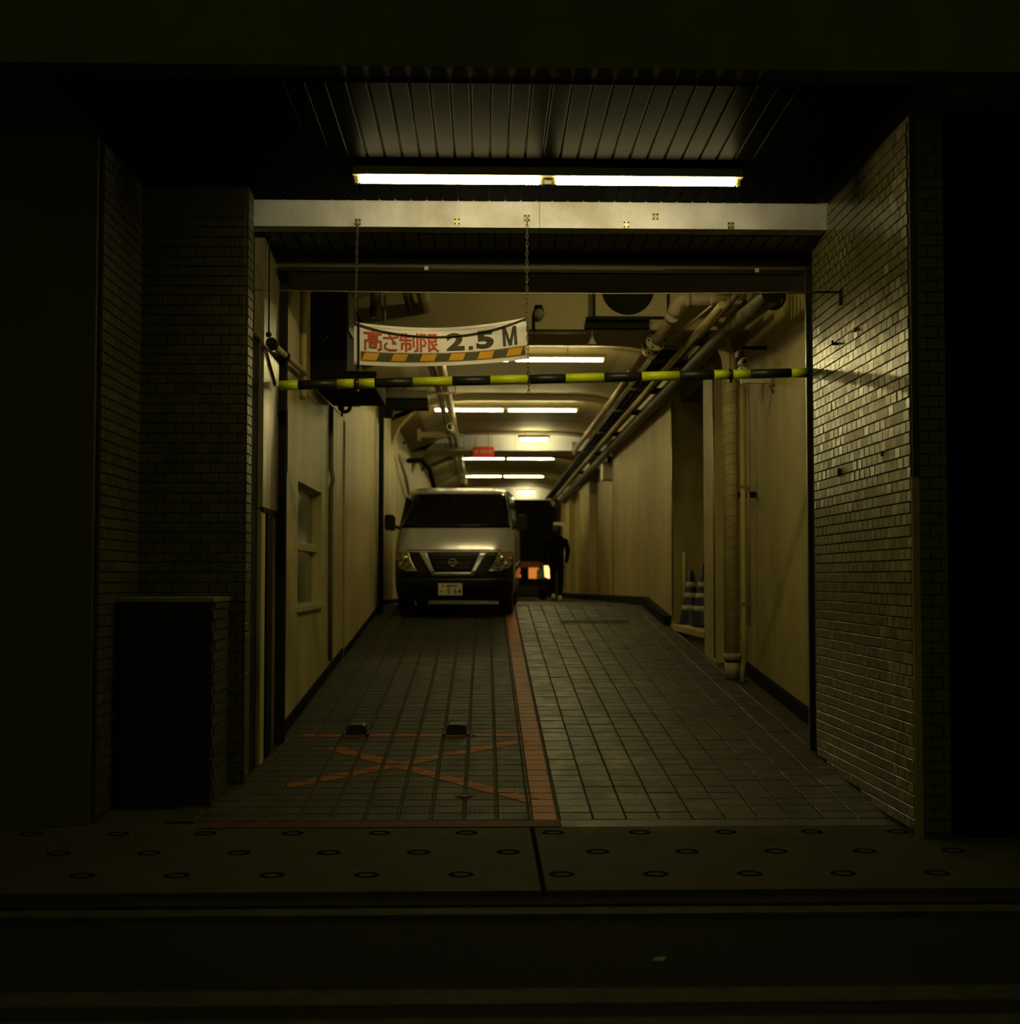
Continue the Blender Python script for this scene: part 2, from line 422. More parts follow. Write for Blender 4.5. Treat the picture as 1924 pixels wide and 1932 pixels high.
# recessed access hatch lines on the drive lane
tag(strip(1.02, 1.95, 18.9, 19.25, -0.004, 0.012, 'drain_cover', m_hatch), 'dark flat drain cover set in the right lane pavers', 'drain cover')

def wheel_stop(x, label):
    t = empty('wheel_stop', (x, 11.13, zf(11.13)), (math.atan(G), 0, 0)); tag(t, label, 'wheel stop', 'wheel stops')
    MB().prism([(-0.085, 0.0), (0.085, 0.0), (0.07, 0.07), (0.045, 0.082), (-0.045, 0.082), (-0.07, 0.07)], 'y', -0.06, 0.06).build('block', m_rubber, t)
    bx('base_plate', m_rubber, t, -0.10, 0.10, -0.07, 0.07, 0.0, 0.010)
    return t
wheel_stop(-1.005, 'small black wheel stop on the orange line, nearer the window wall')
wheel_stop(-0.225, 'small black wheel stop on the orange line, nearer the wide orange strip')
o = MB().lathe([(0.0001, 0.0), (0.014, 0.002), (0.014, 0.014), (0.0001, 0.016)], (-0.085, 11.02, zf(11.02) + 0.003), 12).build('bolt', m_chrome)
tag(o, 'shiny bolt on the pavers beside the right wheel stop', 'bolt')
lf = MB().add([(-0.19, 9.02, zf(9.02) + .004), (-0.12, 8.97, zf(8.97) + .012), (-0.06, 9.03, zf(9.03) + .004), (-0.12, 9.06, zf(9.06) + .016),
               (-0.19, 9.02, zf(9.02) + .002), (-0.12, 8.97, zf(8.97) + .008), (-0.06, 9.03, zf(9.03) + .002), (-0.12, 9.06, zf(9.06) + .012)],
              [(0, 1, 2, 3), (4, 7, 6, 5), (0, 4, 5, 1), (1, 5, 6, 2), (2, 6, 7, 3), (3, 7, 4, 0)]).build('dry_leaf', m_rubber)
tag(lf, 'small dark leaf lying below the painted cross', 'leaf')

# pavement crossing slab with rings, kerb and road
slab = struct(MB().box(-7, 0.262, 6.60, 8.255, -0.25, 0.0).box(0.288, 7, 6.60, 8.255, -0.25, 0.0).build('floor_crossing_slab', m_slab), 'pale concrete crossing slab with dark rings')
bx('joint', m_ring, slab, 0.262, 0.288, 6.60, 8.255, -0.25, -0.006)
ring_me = MB().lathe([(0.040, 0.0), (0.043, 0.0035), (0.060, 0.0035), (0.064, 0.0)], n=28).mesh('ring'); ring_me.materials.append(m_ring)
for ry, rx0, dx in ((8.09, -0.104, 0.494), (7.52, 0.125, 0.474), (6.96, -0.115, 0.462)):
    for k in range(-5, 6):
        xx = rx0 + k * dx + (0.03 if ry < 7 and k > 0 else 0)
        if -2.6 < xx < 2.6:
            o = link('ring', ring_me, slab); o.location = (xx, ry - 0.012 * k * dx, 0.0)
struct(bx('trim_2', m_asph, None, -7, 7, 6.42, 6.585, -0.3, -0.022), 'dark kerb gap along the slab')
struct(bx('trim_3', m_mark, None, -7, 7, 6.27, 6.40, -0.3, -0.030), 'narrow kerb stone row')
struct(bx('floor_road', m_asph, None, -12, 12, -6, 6.25, -0.4, -0.05), 'dark asphalt street')
for i, (a, b_) in enumerate(((5.02, 5.20), (4.74, 4.86))):
    struct(bx('trim_%d' % (4 + i), m_mark, None, -7, 7, a, b_, -0.052, -0.046), 'worn painted line along the street')
o = MB().add([(0.655, 5.57, -0.046), (0.70, 5.55, -0.043), (0.715, 5.585, -0.035), (0.67, 5.60, -0.044), (0.655, 5.57, -0.049), (0.70, 5.55, -0.049), (0.715, 5.585, -0.049), (0.67, 5.60, -0.049)],
             [(0, 1, 2, 3), (4, 7, 6, 5), (0, 4, 5, 1), (1, 5, 6, 2), (2, 6, 7, 3), (3, 7, 4, 0)]).build('paper_scrap', m_scrap)
tag(o, 'small pale scrap of paper lying on the dark street', 'litter')

# ------------------------------------------------------------------ tiled walls
CRS = 0.0662; TP = 0.119
def tile_mesh(wd, ht, th=0.009, bev=0.0012):
    """tile in local x (along wall), z up, face toward -y"""
    x, z = wd / 2, ht / 2
    vs = [(-x, 0, -z), (x, 0, -z), (x, 0, z), (-x, 0, z), (-x, -th + bev, -z), (x, -th + bev, -z), (x, -th + bev, z), (-x, -th + bev, z),
          (-x + bev, -th, -z + bev), (x - bev, -th, -z + bev), (x - bev, -th, z - bev), (-x + bev, -th, z - bev)]
    fs = [(0, 1, 5, 4), (1, 2, 6, 5), (2, 3, 7, 6), (3, 0, 4, 7), (4, 5, 9, 8), (5, 6, 10, 9), (6, 7, 11, 10), (7, 4, 8, 11), (8, 9, 10, 11)]
    return MB().add(vs, fs)
def tile_wall(root, origin, direction, length, z0f, z1, mat, wobble=0.006, maxn=300, near_first=True, jh=0.0075, jw=0.0068, phase=0.0, jx=0.0):
    """lay running-bond tiles; origin = start corner (x,y), direction unit vec along the wall; outward normal = right of direction rotated"""
    d = Vector((direction[0], direction[1], 0)); ang = math.atan2(d.y, d.x)
    cells = []
    nrow = int((z1 + 0.2) / CRS) + 1
    for r in range(nrow):
        zc = -0.1 + (r + 0.5) * CRS
        off = (TP / 2 if r % 2 else 0.0) + phase
        k = -1
        while True:
            a = k * TP + off; b_ = a + TP; k += 1
            if a >= length: break
            a2, b2 = max(a, 0), min(b_, length)
            if b2 - a2 < 0.02: continue
            cx = origin[0] + d.x * (a2 + b2) / 2; cy = origin[1] + d.y * (a2 + b2) / 2
            if zc + CRS / 2 > z1 or zc - CRS / 2 < z0f(cy) - 0.03: continue
            cells.append((cy, cx, zc, round(b2 - a2 - jw, 4)))
    cells.sort(key=lambda c: Vector((c[1], c[0], c[2] - CAM_H)).length)
    meshes = {}; mb = MB()
    for i, (cy, cx, zc, wd) in enumerate(cells):
        R = Matrix.Translation((cx, cy, zc)) @ Matrix.Rotation(ang, 4, 'Z') @ Matrix.Rotation(random.gauss(0, wobble), 4, 'X') @ Matrix.Rotation(random.gauss(0, wobble), 4, 'Z')
        if i < maxn:
            if wd not in meshes:
                me = tile_mesh(wd, CRS - jh).mesh('tile'); me.materials.append(mat); meshes[wd] = me
            o = link('tile', meshes[wd], root); o.matrix_world = R
        else:
            t = tile_mesh(wd, CRS - jh); mb.add([R @ Vector(v) for v in t.v], t.f)
    if mb.v:
        o = mb.build('tile_field', mat, root); o['kind'] = 'stuff'
TOPZ = 4.09
# right tiled entrance wall: face at X = 2.42 looking to -X
wr = struct(MB().box(XT, 3.4, 7.86, 10.22, -0.3, 5.2).build('wall_right_entrance', m_grout), 'glossy beige tiled entrance wall')
tile_wall(wr, (XT, 10.22), (0, -1), 2.335, zf, TOPZ, m_tile, wobble=0.016)
MB().prism([(XT - 0.012, 7.85), (XT + 0.03, 7.85), (XT + 0.03, 7.885), (XT + 0.0, 7.885), (XT - 0.012, 7.87)], 'z', -0.05, 2.02).build('corner_guard', m_guard, wr)
tile_wall(wr, (XT + 0.03, 7.86), (1, 0), 0.16, lambda y: 0, TOPZ, m_tileD, maxn=0)
bx('ledge', m_lid, wr, XT - 0.030, XT + .01, 8.98, 9.04, 3.055, 3.075)
tag(tb('ring_bolt', m_black, None, [(XT - 0.016, 9.46 + 0.025 * math.cos(a * PI / 8), 2.17 + 0.025 * math.sin(a * PI / 8)) for a in range(17)], 0.006, 8), 'small black ring bolt on the tiled wall', 'ring bolt')
tag(MB().box(XT - 0.05, XT, 9.47, 9.50, 3.045, 3.06).box(XT - 0.05, XT - 0.042, 9.47, 9.50, 3.045, 3.075).build('wall_hook', m_black), 'small dark hook high on the glossy tiled wall', 'hook')
tag(MB().box(XT - 0.018, XT, 8.42, 8.45, 2.19, 2.20).box(XT - 0.018, XT - .01, 8.42, 8.45, 2.19, 2.215).build('wall_hook', m_black), 'tiny dark hook near the outer edge of the tiled wall', 'hook')
# left entrance: deep tiled return and tiled front wall
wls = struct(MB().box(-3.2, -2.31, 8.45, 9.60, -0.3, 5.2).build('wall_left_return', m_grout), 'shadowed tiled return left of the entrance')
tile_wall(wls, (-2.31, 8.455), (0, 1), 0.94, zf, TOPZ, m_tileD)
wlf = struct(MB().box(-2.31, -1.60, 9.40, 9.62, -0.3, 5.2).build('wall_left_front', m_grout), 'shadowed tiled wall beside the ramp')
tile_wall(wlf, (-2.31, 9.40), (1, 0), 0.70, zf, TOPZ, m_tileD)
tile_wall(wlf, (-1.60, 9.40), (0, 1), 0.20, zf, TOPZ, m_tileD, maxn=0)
# low tiled cabinet in the left recess
cb = empty('tiled_cabinet', (-1.98, 8.8, 0)); tag(cb, 'low tiled cabinet with a dark door in the shadowed left recess', 'cabinet')
def rel(o, root):
    o.parent = root; o.matrix_parent_inverse = Matrix.Translation(-Vector(root.location)); return o
rel(MB().box(-2.27, -1.70, 8.83, 9.385, -0.02, 1.30).build('body', m_grout), cb)
rel(MB().box(-2.275, -1.685, 8.80, 9.39, 1.30, 1.33).build('top', m_lid, bevel=0.004), cb)
dr = rel(MB().box(-2.26, -1.705, 8.80, 8.828, 0.04, 1.285).build('door', m_door, bevel=0.004), cb)
hd = MB().box(-1.78, -1.765, 8.785, 8.80, 0.62, 0.76).build('handle', m_black, dr); hd.matrix_parent_inverse = Matrix.Translation(-Vector(cb.location))
hd.matrix_parent_inverse = dr.matrix_world.inverted() @ Matrix.Identity(4)
tmp = MB()
for r in range(20):
    for k in range(5):
        t = tile_mesh(TP - 0.006, CRS - 0.0075)
        R = Matrix.Translation((-1.70, 8.89 + k * TP + (TP / 2 if r % 2 else 0) - 0.0, 0.03 + r * CRS)) @ Matrix.Rotation(PI / 2, 4, 'Z')
        if 8.83 < R.translation.y - TP / 2 + 0.002 and R.translation.y + TP / 2 < 9.39 + 0.03: tmp.add([R @ Vector(v) for v in t.v], t.f)
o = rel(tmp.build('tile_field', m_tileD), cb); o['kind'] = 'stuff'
# outer facade, dark
struct(bx('wall_facade_left', m_facade, None, -14, -2.33, 8.40, 9.0, -0.3, 9.0))
struct(bx('wall_facade_right', m_facade, None, XT + 0.19, 14, 7.86, 8.4, -0.3, 9.0))
struct(bx('wall_facade_top', m_facade, None, -14, 14, 7.20, 7.395, 4.11, 9.0))

# ------------------------------------------------------------------ entrance ceilings
PL = 0.1099
def planks(root, x0, x1, y0, y1, z, mat, phase):
    me = MB().prism([(-PL / 2 + 0.006, 0.02), (-PL / 2 + 0.006, 0.003), (-PL / 2 + 0.010, 0.0), (PL / 2 - 0.010, 0.0), (PL / 2 - 0.006, 0.003), (PL / 2 - 0.006, 0.02)], 'y', 0, y1 - y0).mesh('plank')
    me.materials.append(mat)
    x = x0 + PL / 2 + phase
    while x + PL / 2 <= x1 + 0.02:
        o = link('plank', me, root); o.location = (x, y0, z); x += PL
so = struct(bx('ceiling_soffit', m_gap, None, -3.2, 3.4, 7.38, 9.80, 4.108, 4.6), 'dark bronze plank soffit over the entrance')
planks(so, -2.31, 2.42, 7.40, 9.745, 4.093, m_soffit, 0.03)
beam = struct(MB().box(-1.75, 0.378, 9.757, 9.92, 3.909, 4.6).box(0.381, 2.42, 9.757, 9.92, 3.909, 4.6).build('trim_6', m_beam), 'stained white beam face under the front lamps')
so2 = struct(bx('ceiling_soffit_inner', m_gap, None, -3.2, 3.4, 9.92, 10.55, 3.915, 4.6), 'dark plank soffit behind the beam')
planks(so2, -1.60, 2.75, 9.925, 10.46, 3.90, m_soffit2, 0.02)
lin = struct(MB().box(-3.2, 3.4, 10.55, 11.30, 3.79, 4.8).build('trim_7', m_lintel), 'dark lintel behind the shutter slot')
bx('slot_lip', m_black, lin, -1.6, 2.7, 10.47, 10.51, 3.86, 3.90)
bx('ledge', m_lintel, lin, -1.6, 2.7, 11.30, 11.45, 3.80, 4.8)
# hooks and plates on the beam face
def hook_plate(x, z, label, hook=False):
    t = empty('hook_plate', (x * .97, 9.757, 1.45 + (z - 1.45) * .97)); tag(t, label, 'bracket', 'small brackets on the beam face')
    bx('plate', m_steel, t, -0.022, 0.022, -0.006, 0, -0.024, 0.024)
    for sx in (-1, 1):
        for sz in (-1, 1):
            MB().lathe([(0.0001, -0.013), (0.005, -0.012), (0.006, -0.006)], (sx * 0.013, 0, sz * 0.015), 8, 'y').build('screw', m_black, t)
    if hook: tb('hook', m_steel, t, [(0, -0.006, 0.0), (0, -0.035, 0.0)] + arc((0, -0.035, -0.022), 0.022, PI / 2, PI * 1.45, 8, 'yz'), 0.005, 8)
    return t
hook_plate(-0.92, 4.017, 'hook above the left end of the banner, at the left of the beam face', True)
hook_plate(-0.206, 4.026, 'small plate low on the beam face between the banner hooks')
hook_plate(0.299, 4.055, 'hook on the beam face carrying the long chain', True)
hook_plate(1.021, 4.012, 'small plate low on the beam face right of the chain')
hook_plate(1.233, 4.072, 'small plate set highest on the beam face')
hook_plate(1.781, 4.012, 'small plate at the far right of the beam face')

# ------------------------------------------------------------------ fluorescent lamps
def lamp(y, z, xs, zc, label, group, front=False, batten=0.045):
    t = empty('fluorescent_lamp', ((xs[0][0] + xs[-1][1]) / 2, y, zc)); tag(t, label, 'lamp', group)
    ox, oy, oz = t.location
    x0, x1 = xs[0][0], xs[-1][1]
    if front:
        # batten with an added wide rear wing, shaped to shade ceiling and beam top
        poly = [(-0.078, 0.022), (-0.074, 0.028), (-0.035, zc - z - 0.001), (0.035, zc - z - 0.001), (0.13, 0.030), (0.13, 0.024)]
    else:
        poly = [(-0.045, 0.028), (-0.045, 0.05), (-0.025, 0.085), (0.025, 0.085), (0.045, 0.05), (0.045, 0.028)]
    MB().prism([(p[0], z - oz + p[1]) for p in poly], 'x', x0 - ox - 0.01, x1 - ox + 0.01).build('batten', m_batten, t)
    if not front:
        for q in (0.2, 0.8):
            xx = x0 + (x1 - x0) * q - ox
            MB().tube([(xx, 0, z - oz + 0.08), (xx, 0, 0.02)], 0.008, 8).build('stem', m_batten, t)
    for (a, b_) in xs:
        MB().tube([(a - ox + 0.035, 0, z - oz), (b_ - ox - 0.035, 0, z - oz)], 0.0165, 14).build('tube', m_tube_front if front else ((m_tube_far if 20 < y < 40 else (m_tube_short if y < 20 else m_tube)) if len(xs) == 1 else m_tube), t)
        for e, s_ in ((a, 1), (b_, -1)):
            MB().tube([(e - ox, 0, z - oz), (e - ox + s_ * 0.035, 0, z - oz)], 0.015, 12).build('end_cap', m_lampend, t)
            bx('socket', m_lampend, t, min(e, e + s_ * 0.018) - ox, max(e, e + s_ * 0.018) - ox, -0.018, 0.018, z - oz - 0.02, z - oz + 0.045)
    return t
GL = 'ceiling lamp rows'
lamp(8.95, 4.004, [(-0.838, 0.380), (0.424, 1.645)], 4.093, 'bright twin-tube lamp nearest the street, under the entrance soffit', GL, front=True)
CZ = 4.52
lamp(11.95, 4.36, [(0.80, 1.42)], CZ, 'short lamp above the passage just inside the lintel', GL)
lamp(18.35, 4.315, [(-0.88, 0.33), (0.37, 1.575)], CZ, 'twin-tube lamp half hidden behind the height limit banner', GL)
lamp(24.0, 4.325, [(-0.885, 0.33), (0.37, 1.59)], CZ, 'twin-tube lamp crossing behind the left pipe rack just below the striped bar', GL)
lamp(29.32, 4.36, [(0.695, 1.34)], CZ, 'short single lamp in front of the white cross beam beside the red sign', GL)
lamp(35.2, 4.45, [(-0.72, 0.50), (0.54, 1.75)], CZ, 'twin-tube lamp just below the red sign', GL)
lamp(41.2, 4.44, [(-0.74, 0.49), (0.53, 1.73)], CZ, 'twin-tube lamp just above the van roof', GL)
lamp(46.8, 4.33, [(1.06, 1.66)], CZ, 'short farthest lamp above the dark truck', GL)

# ------------------------------------------------------------------ interior shell
# left wall with a recessed window
wl = struct(MB().box(-2.0, XL, 10.86, 11.87, -0.2, 4.6).box(-2.0, XL, 13.60, 15.62, 0.0, 4.6).box(-2.0, XL, 11.87, 13.60, -0.1, 1.20)
            .box(-2.0, XL, 11.87, 13.60, 2.27, 4.6).box(-2.0, XL + 0.018, 15.635, 20.25, 0.2, 3.20).box(-2.0, XL + 0.006, 15.635, 20.25, 3.21, 4.6)
            .box(-2.0, XL, 20.25, YEND, 0.3, 4.6).build('wall_left', m_wall), 'stained cream wall with the window')
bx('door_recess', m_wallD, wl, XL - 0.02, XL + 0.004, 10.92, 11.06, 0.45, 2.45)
bx('conduit_scar', m_black, wl, XL, XL + 0.003, 11.20, 11.205, 2.30, 2.80)
win = struct(empty('window_1', (XL - 0.09, 12.73, 1.20)), 'two-pane recessed window in the left wall')
bx('back_panel', m_wallD, win, -0.06, -0.045, -0.865, 0.875, 0, 1.075)
bx('pane', m_glassW, win, -0.012, 0.0, -0.84, 0.84, 0.03, 0.50)
bx('pane', m_glassW, win, -0.012, 0.0, -0.84, 0.84, 0.565, 1.05)
MB().box(-0.03, 0.02, -0.865, 0.875, 0.0, 0.03).box(-0.03, 0.02, -0.865, 0.875, 1.045, 1.075).box(-0.03, 0.02, -0.865, -0.83, 0.03, 1.045).box(-0.03, 0.02, 0.83, 0.875, 0.03, 1.045).build('window_frame', m_wall, win)
bx('mid_rail', m_wall, win, -0.03, 0.045, -0.865, 0.875, 0.495, 0.57, bevel=0.004)
bx('window_sill', m_wall, win, -0.02, 0.125, -0.88, 0.89, -0.035, 0.012, bevel=0.004)

# right wall: near stretch, pilaster, alcove, far stretch with pilasters
wrr = struct(MB().box(XR, 3.6, 10.22, 15.05, -0.2, 4.6).build('wall_right_near', m_wallR), 'rough cream wall behind the shutter guide')
wrp = struct(MB().box(XR2, 3.6, 15.05, 15.80, 0.0, 4.6).build('wall_right_pilaster', m_wallR), 'cream pilaster behind the wrapped standpipe')
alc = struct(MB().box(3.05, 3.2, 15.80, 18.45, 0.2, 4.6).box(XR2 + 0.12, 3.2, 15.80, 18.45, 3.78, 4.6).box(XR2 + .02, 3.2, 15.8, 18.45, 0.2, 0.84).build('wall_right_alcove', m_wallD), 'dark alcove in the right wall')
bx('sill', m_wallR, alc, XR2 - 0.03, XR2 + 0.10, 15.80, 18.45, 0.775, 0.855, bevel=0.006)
tb('stand_pipe', m_wallR, alc, [(2.615, 18.38, 0.85), (2.615, 18.38, 1.80)], 0.022)
wrf = struct(MB().box(XR2, 3.6, 18.45, 27.0, 0.2, 4.6).box(XR2 + 0.16, 3.6, 27.0, 33.0, 0.2, 4.6).box(XR2 - 0.02, 3.6, 33.0, 36.4, 0.2, 4.6)
             .box(XR2 + 0.14, 3.6, 36.4, 40.8, 0.2, 4.6).box(XR2 - 0.02, 3.6, 40.8, 44, 0.2, 4.6).box(XR2 + 0.12, 3.6, 44, YEND, 0.2, 4.6).build('wall_right', m_wallR), 'long cream right wall with pilasters')
def corner_bead(y, z0, z1, x):
    o = tb('corner_bead', m_steel, wrf, [(x - 0.004, y, z0), (x - 0.004, y, z1)], 0.012, 8); return o
corner_bead(18.455, 0.9, 3.75, XR2); corner_bead(26.99, 1.05, 3.9, XR2)
tb('corner_bead', m_steel, wrp, [(XR2 - 0.004, 15.06, 0.6), (XR2 - 0.004, 15.06, 3.7)], 0.012, 8)
# baseboards
def baseb(name, x0, x1, y0, y1, h):
    ys = sorted([y0, y1] + ([YC] if y0 < YC < y1 else [])); vs = []; fs = []
    for y in ys:
        z = zf(y); vs += [(x0, y, z - 0.05), (x1, y, z - 0.05), (x1, y, z + h), (x0, y, z + h)]
    n = len(ys)
    for i in range(n - 1):
        for k in range(4): fs.append((i * 4 + k, i * 4 + (k + 1) % 4, i * 4 + 4 + (k + 1) % 4, i * 4 + 4 + k))
    fs += [(0, 1, 2, 3), tuple((n - 1) * 4 + k for k in (3, 2, 1, 0))]
    return struct(MB().add(vs, fs).build(name, m_black))
baseb('baseboard_right_near', XR - 0.05, XR, 10.25, 15.05, 0.10)
baseb('baseboard_right_far', XR2 - 0.10, XR2, 18.6, 45, 0.13)
baseb('baseboard_left', XL, XL + 0.015, 11.1, 15.6, 0.10)
baseb('baseboard_left_far', XL + 0.015, XL + 0.03, 15.64, 40, 0.08)

# coved ceiling
prof = [(-2.0, 4.04), (-1.60, 4.16), (-1.25, 4.30), (-0.95, 4.42), (-0.65, 4.49), (-0.30, CZ), (1.50, CZ), (1.85, 4.495), (2.20, 4.43), (2.60, 4.29), (3.6, 4.20)]
def profz(x):
    for (a, b_) in zip(prof, prof[1:]):
        if a[0] <= x <= b_[0]: return a[1] + (b_[1] - a[1]) * (x - a[0]) / (b_[0] - a[0])
    return CZ
def coved(name, dz, y0, y1, mat, parent=None):
    mb = MB(); n = len(prof)
    vs = [(p[0], y0, p[1] - dz) for p in prof] + [(p[0], y1, p[1] - dz) for p in prof] + [(prof[0][0], y0, 5.0), (prof[-1][0], y0, 5.0), (prof[0][0], y1, 5.0), (prof[-1][0], y1, 5.0)]
    fs = [(i, i + 1, i + 1 + n, i + n) for i in range(n - 1)]
    fs += [list(range(n)) + [2 * n + 1, 2 * n], list(range(n, 2 * n)) + [2 * n + 3, 2 * n + 2], (2 * n, 2 * n + 1, 2 * n + 3, 2 * n + 2)]
    return mb.add(vs, fs).build(name, mat, parent)
ce = struct(coved('ceiling', 0.0, 11.3, YEND, m_ceil), 'coved cream ceiling of the passage')
for y in (17.85, 23.5, 34.6, 40.7): coved('rib', 0.085, y, y + 0.16, m_ceil, ce)
for y in (21.5, 27.2, 38.4): coved('joint_strip', 0.004, y, y + 0.02, m_wallD, ce)
# cross beams
b1 = struct(MB().box(-2.0, 3.4, 14.2, 15.2, 3.985, 4.9).build('trim_8', m_beam if False else m_ceil), 'near cross beam with the fan opening')
b2 = struct(MB().box(-2.0, 3.4, 30.0, 31.3, 4.185, 4.9).build('trim_9', m_beam_white), 'brightly lit white cross beam')
for xx in (0.07, 0.64, 1.2): bx('seam', m_ceil, b2, xx, xx + 0.012, 29.992, 30.0, 4.19, 4.52)
b3 = struct(MB().box(-2.0, 3.4, 47.2, 48.2, 4.10, 4.9).build('trim_10', m_beam_white), 'far cross beam')
struct(bx('wall_back', m_ceil, None, -2.0, 3.4, YEND, YEND + 0.3, 0.2, 5.0))
# left haunches where the ribs meet the wall
for y in (20.6, 23.5, 30.0):
    MB().prism([(XL, 4.25), (-0.95, 4.45), (-1.25, 4.22), (-1.45, 3.98), (XL, 3.70)], 'y', y, y + 0.35).build('haunch', m_ceil, ce)

# ------------------------------------------------------------------ left jamb: shutter guide, panel, rods
jp = empty('jamb_panel', (-1.60, 10.35, 0.12)); tag(jp, 'scuffed metal jamb panel beside the left shutter guide', 'panel')
bx('upper_sheet', m_metalp, jp, -0.05, 0.024, -0.36, 0.36, 1.83, 3.77)
bx('lower_sheet', m_metalp, jp, -0.05, 0.010, -0.36, 0.36, 0.0, 1.82)
bx('shadow_lip', m_black, jp, 0.010, 0.030, -0.36, 0.36, 1.80, 1.835)
bx('rubber_strip', m_black, jp, 0.010, 0.028, -0.14, 0.10, 0.0, 1.80)
bx('edge_strip', m_wall, jp, 0.010, 0.022, -0.36, -0.22, 0.02, 1.80)
sg = empty('shutter_guide', (-1.56, 10.78, 0.18)); tag(sg, 'black steel shutter guide on the left wall', 'shutter guide', 'shutter guides')
MB().box(-0.03, 0.035, -0.04, -0.015, 0, 3.60).box(-0.03, 0.035, 0.03, 0.05, 0, 3.60).box(-0.03, -0.01, -0.015, 0.03, 0, 3.60).build('channel', m_black, sg)
bx('edge_trim', m_steel, sg, -0.006, 0.016, 0.05, 0.075, 0, 3.60)
sg2 = empty('shutter_guide', (2.468, 10.37, 0.15)); tag(sg2, 'black steel shutter guide beside the glossy tiled wall', 'shutter guide', 'shutter guides')
MB().box(-0.05, 0.23, -0.14, -0.08, 0, 3.64).box(-0.05, 0.23, 0.06, 0.09, 0, 3.64).box(0.06, 0.23, -0.08, 0.06, 0, 3.64).build('channel', m_black, sg2)
bx('edge_trim', m_steel, sg2, -0.05, -0.035, 0.09, 0.12, 0.1, 3.60)
pc = empty('gate_post', (-1.66, 9.78, 0.10)); tag(pc, 'black steel gate post at the left edge of the opening', 'post')
bx('post', m_black, pc, -0.10, 0.055, -0.16, 0.16, 0, 3.02)
bx('cap', m_black, pc, -0.11, 0.065, -0.17, 0.17, 3.02, 3.05)
bx('upper_rail', m_black, pc, -0.06, -0.02, -0.14, -0.08, 3.05, 3.78)
bx('upper_rail', m_black, pc, -0.005, 0.03, -0.10, 0.10, 3.05, 3.78)
tag(tb('drop_rod', m_black, None, [(-1.548, 10.02, 3.89), (-1.548, 10.02, 3.20)], 0.006, 8), 'thin vertical rod hanging above the gate post', 'rod')
tag(MB().lathe([(0.0001, -0.02), (0.016, -0.016), (0.022, 0.0), (0.016, 0.016), (0.0001, 0.02)], (-1.548, 10.02, 3.19), 12).build('rod_knob', m_black), 'round black knob at the end of the hanging rod', 'knob')
hb = empty('swing_arm', (-1.52, 10.0, 3.12)); tag(hb, 'pale steel arm running from the gate post along the left wall', 'steel arm')
tb('tube', m_pvc, hb, [(0, -0.02, 0.0), (0.0, 1.85, 0.06)], 0.024)
tb('clamp', m_black, hb, [(0, 0.62, 0.02), (0, 0.70, 0.023)], 0.033)
tb('clamp', m_black, hb, [(0, -0.05, 0.0), (0, 0.04, 0.0)], 0.04)
MB().prism([(0.03, -0.04), (0.60, -0.06), (0.60, -0.20), (0.52, -0.24)], 'x', -0.045, -0.038).build('gusset', m_metalp, hb)
tag(tb('conduit', m_wall, None, [(XL + 0.03, 11.92, 4.0), (XL + 0.03, 11.92, 3.02), (XL + 0.03, 11.95, 2.98)], 0.026), 'pale vertical conduit beside the dark box high on the left wall', 'conduit')
tag(tb('cable_conduit', m_dust, None, [(XL + 0.02, 14.2, 3.35), (XL + 0.022, 14.2, 2.55), (XL + 0.035, 14.24, 2.45), (XL + 0.022, 14.2, 2.35), (XL + 0.02, 14.22, 0.62)], 0.022), 'dark cable conduit running down the left wall right of the window', 'conduit')
tag(tb('drain_pipe', m_black, None, [(XL + 0.07, 20.35, 4.1), (XL + 0.07, 20.35, 0.95)], 0.038), 'black drain pipe down the left wall behind the cream panel', 'pipe')
# dark machine box under the lintel on the left
mbx = empty('shutter_motor_box', (-1.40, 12.6, 3.18)); tag(mbx, 'big black box hanging high on the left wall above the window', 'machine box')
bx('case', m_black, mbx, -0.16, 0.155, 0, 1.5, 0.06, 0.86, bevel=0.01)
bx('tray', m_black, mbx, -0.16, 0.40, 0.25, 1.5, 0.0, 0.17, bevel=0.01)
bx('side_flange', m_dust, mbx, 0.155, 0.172, 0.0, 0.45, 0.50, 0.86)
for k in range(5): bx('louvre', m_black, mbx, -0.10, 0.02, -0.008, 0.0, 0.12 + k * 0.03, 0.132 + k * 0.03)
for k in range(3): bx('terminal', m_steel, mbx, -0.06 + k * 0.03, -0.045 + k * 0.03, -0.012, 0, 0.40 + 0.03 * (k == 1), 0.415 + 0.03 * (k == 1))
MB().tube([(0.0, 0.9, 0.0), (0.0, 0.9, -0.08)] + arc((0.05, 0.9, -0.08), 0.05, PI, 2 * PI, 8) + [(0.10, 0.9, 0.0)], 0.018, 8).build('cable_loop', m_black, mbx)
tag(tb('slanted_conduit', m_steel, None, [(-1.50, 11.8, 3.10), (-1.47, 14.2, 3.12)], 0.010, 8), 'thin shiny conduit slanting below the black box', 'conduit')
br = empty('wall_bracket', (XL + 0.02, 15.3, 3.32)); tag(br, 'dark L bracket on the left wall below the striped bar', 'bracket')
tb('arm', m_dust, br, [(0, -0.1, 0), (0.20, -0.1, 0)], 0.015, 8); tb('upright', m_dust, br, [(0.20, -0.1, 0), (0.20, -0.1, 0.20)], 0.015, 8); tb('brace', m_black, br, [(0, -0.1, -0.12), (0.02, -0.1, 0.02)], 0.012, 8)
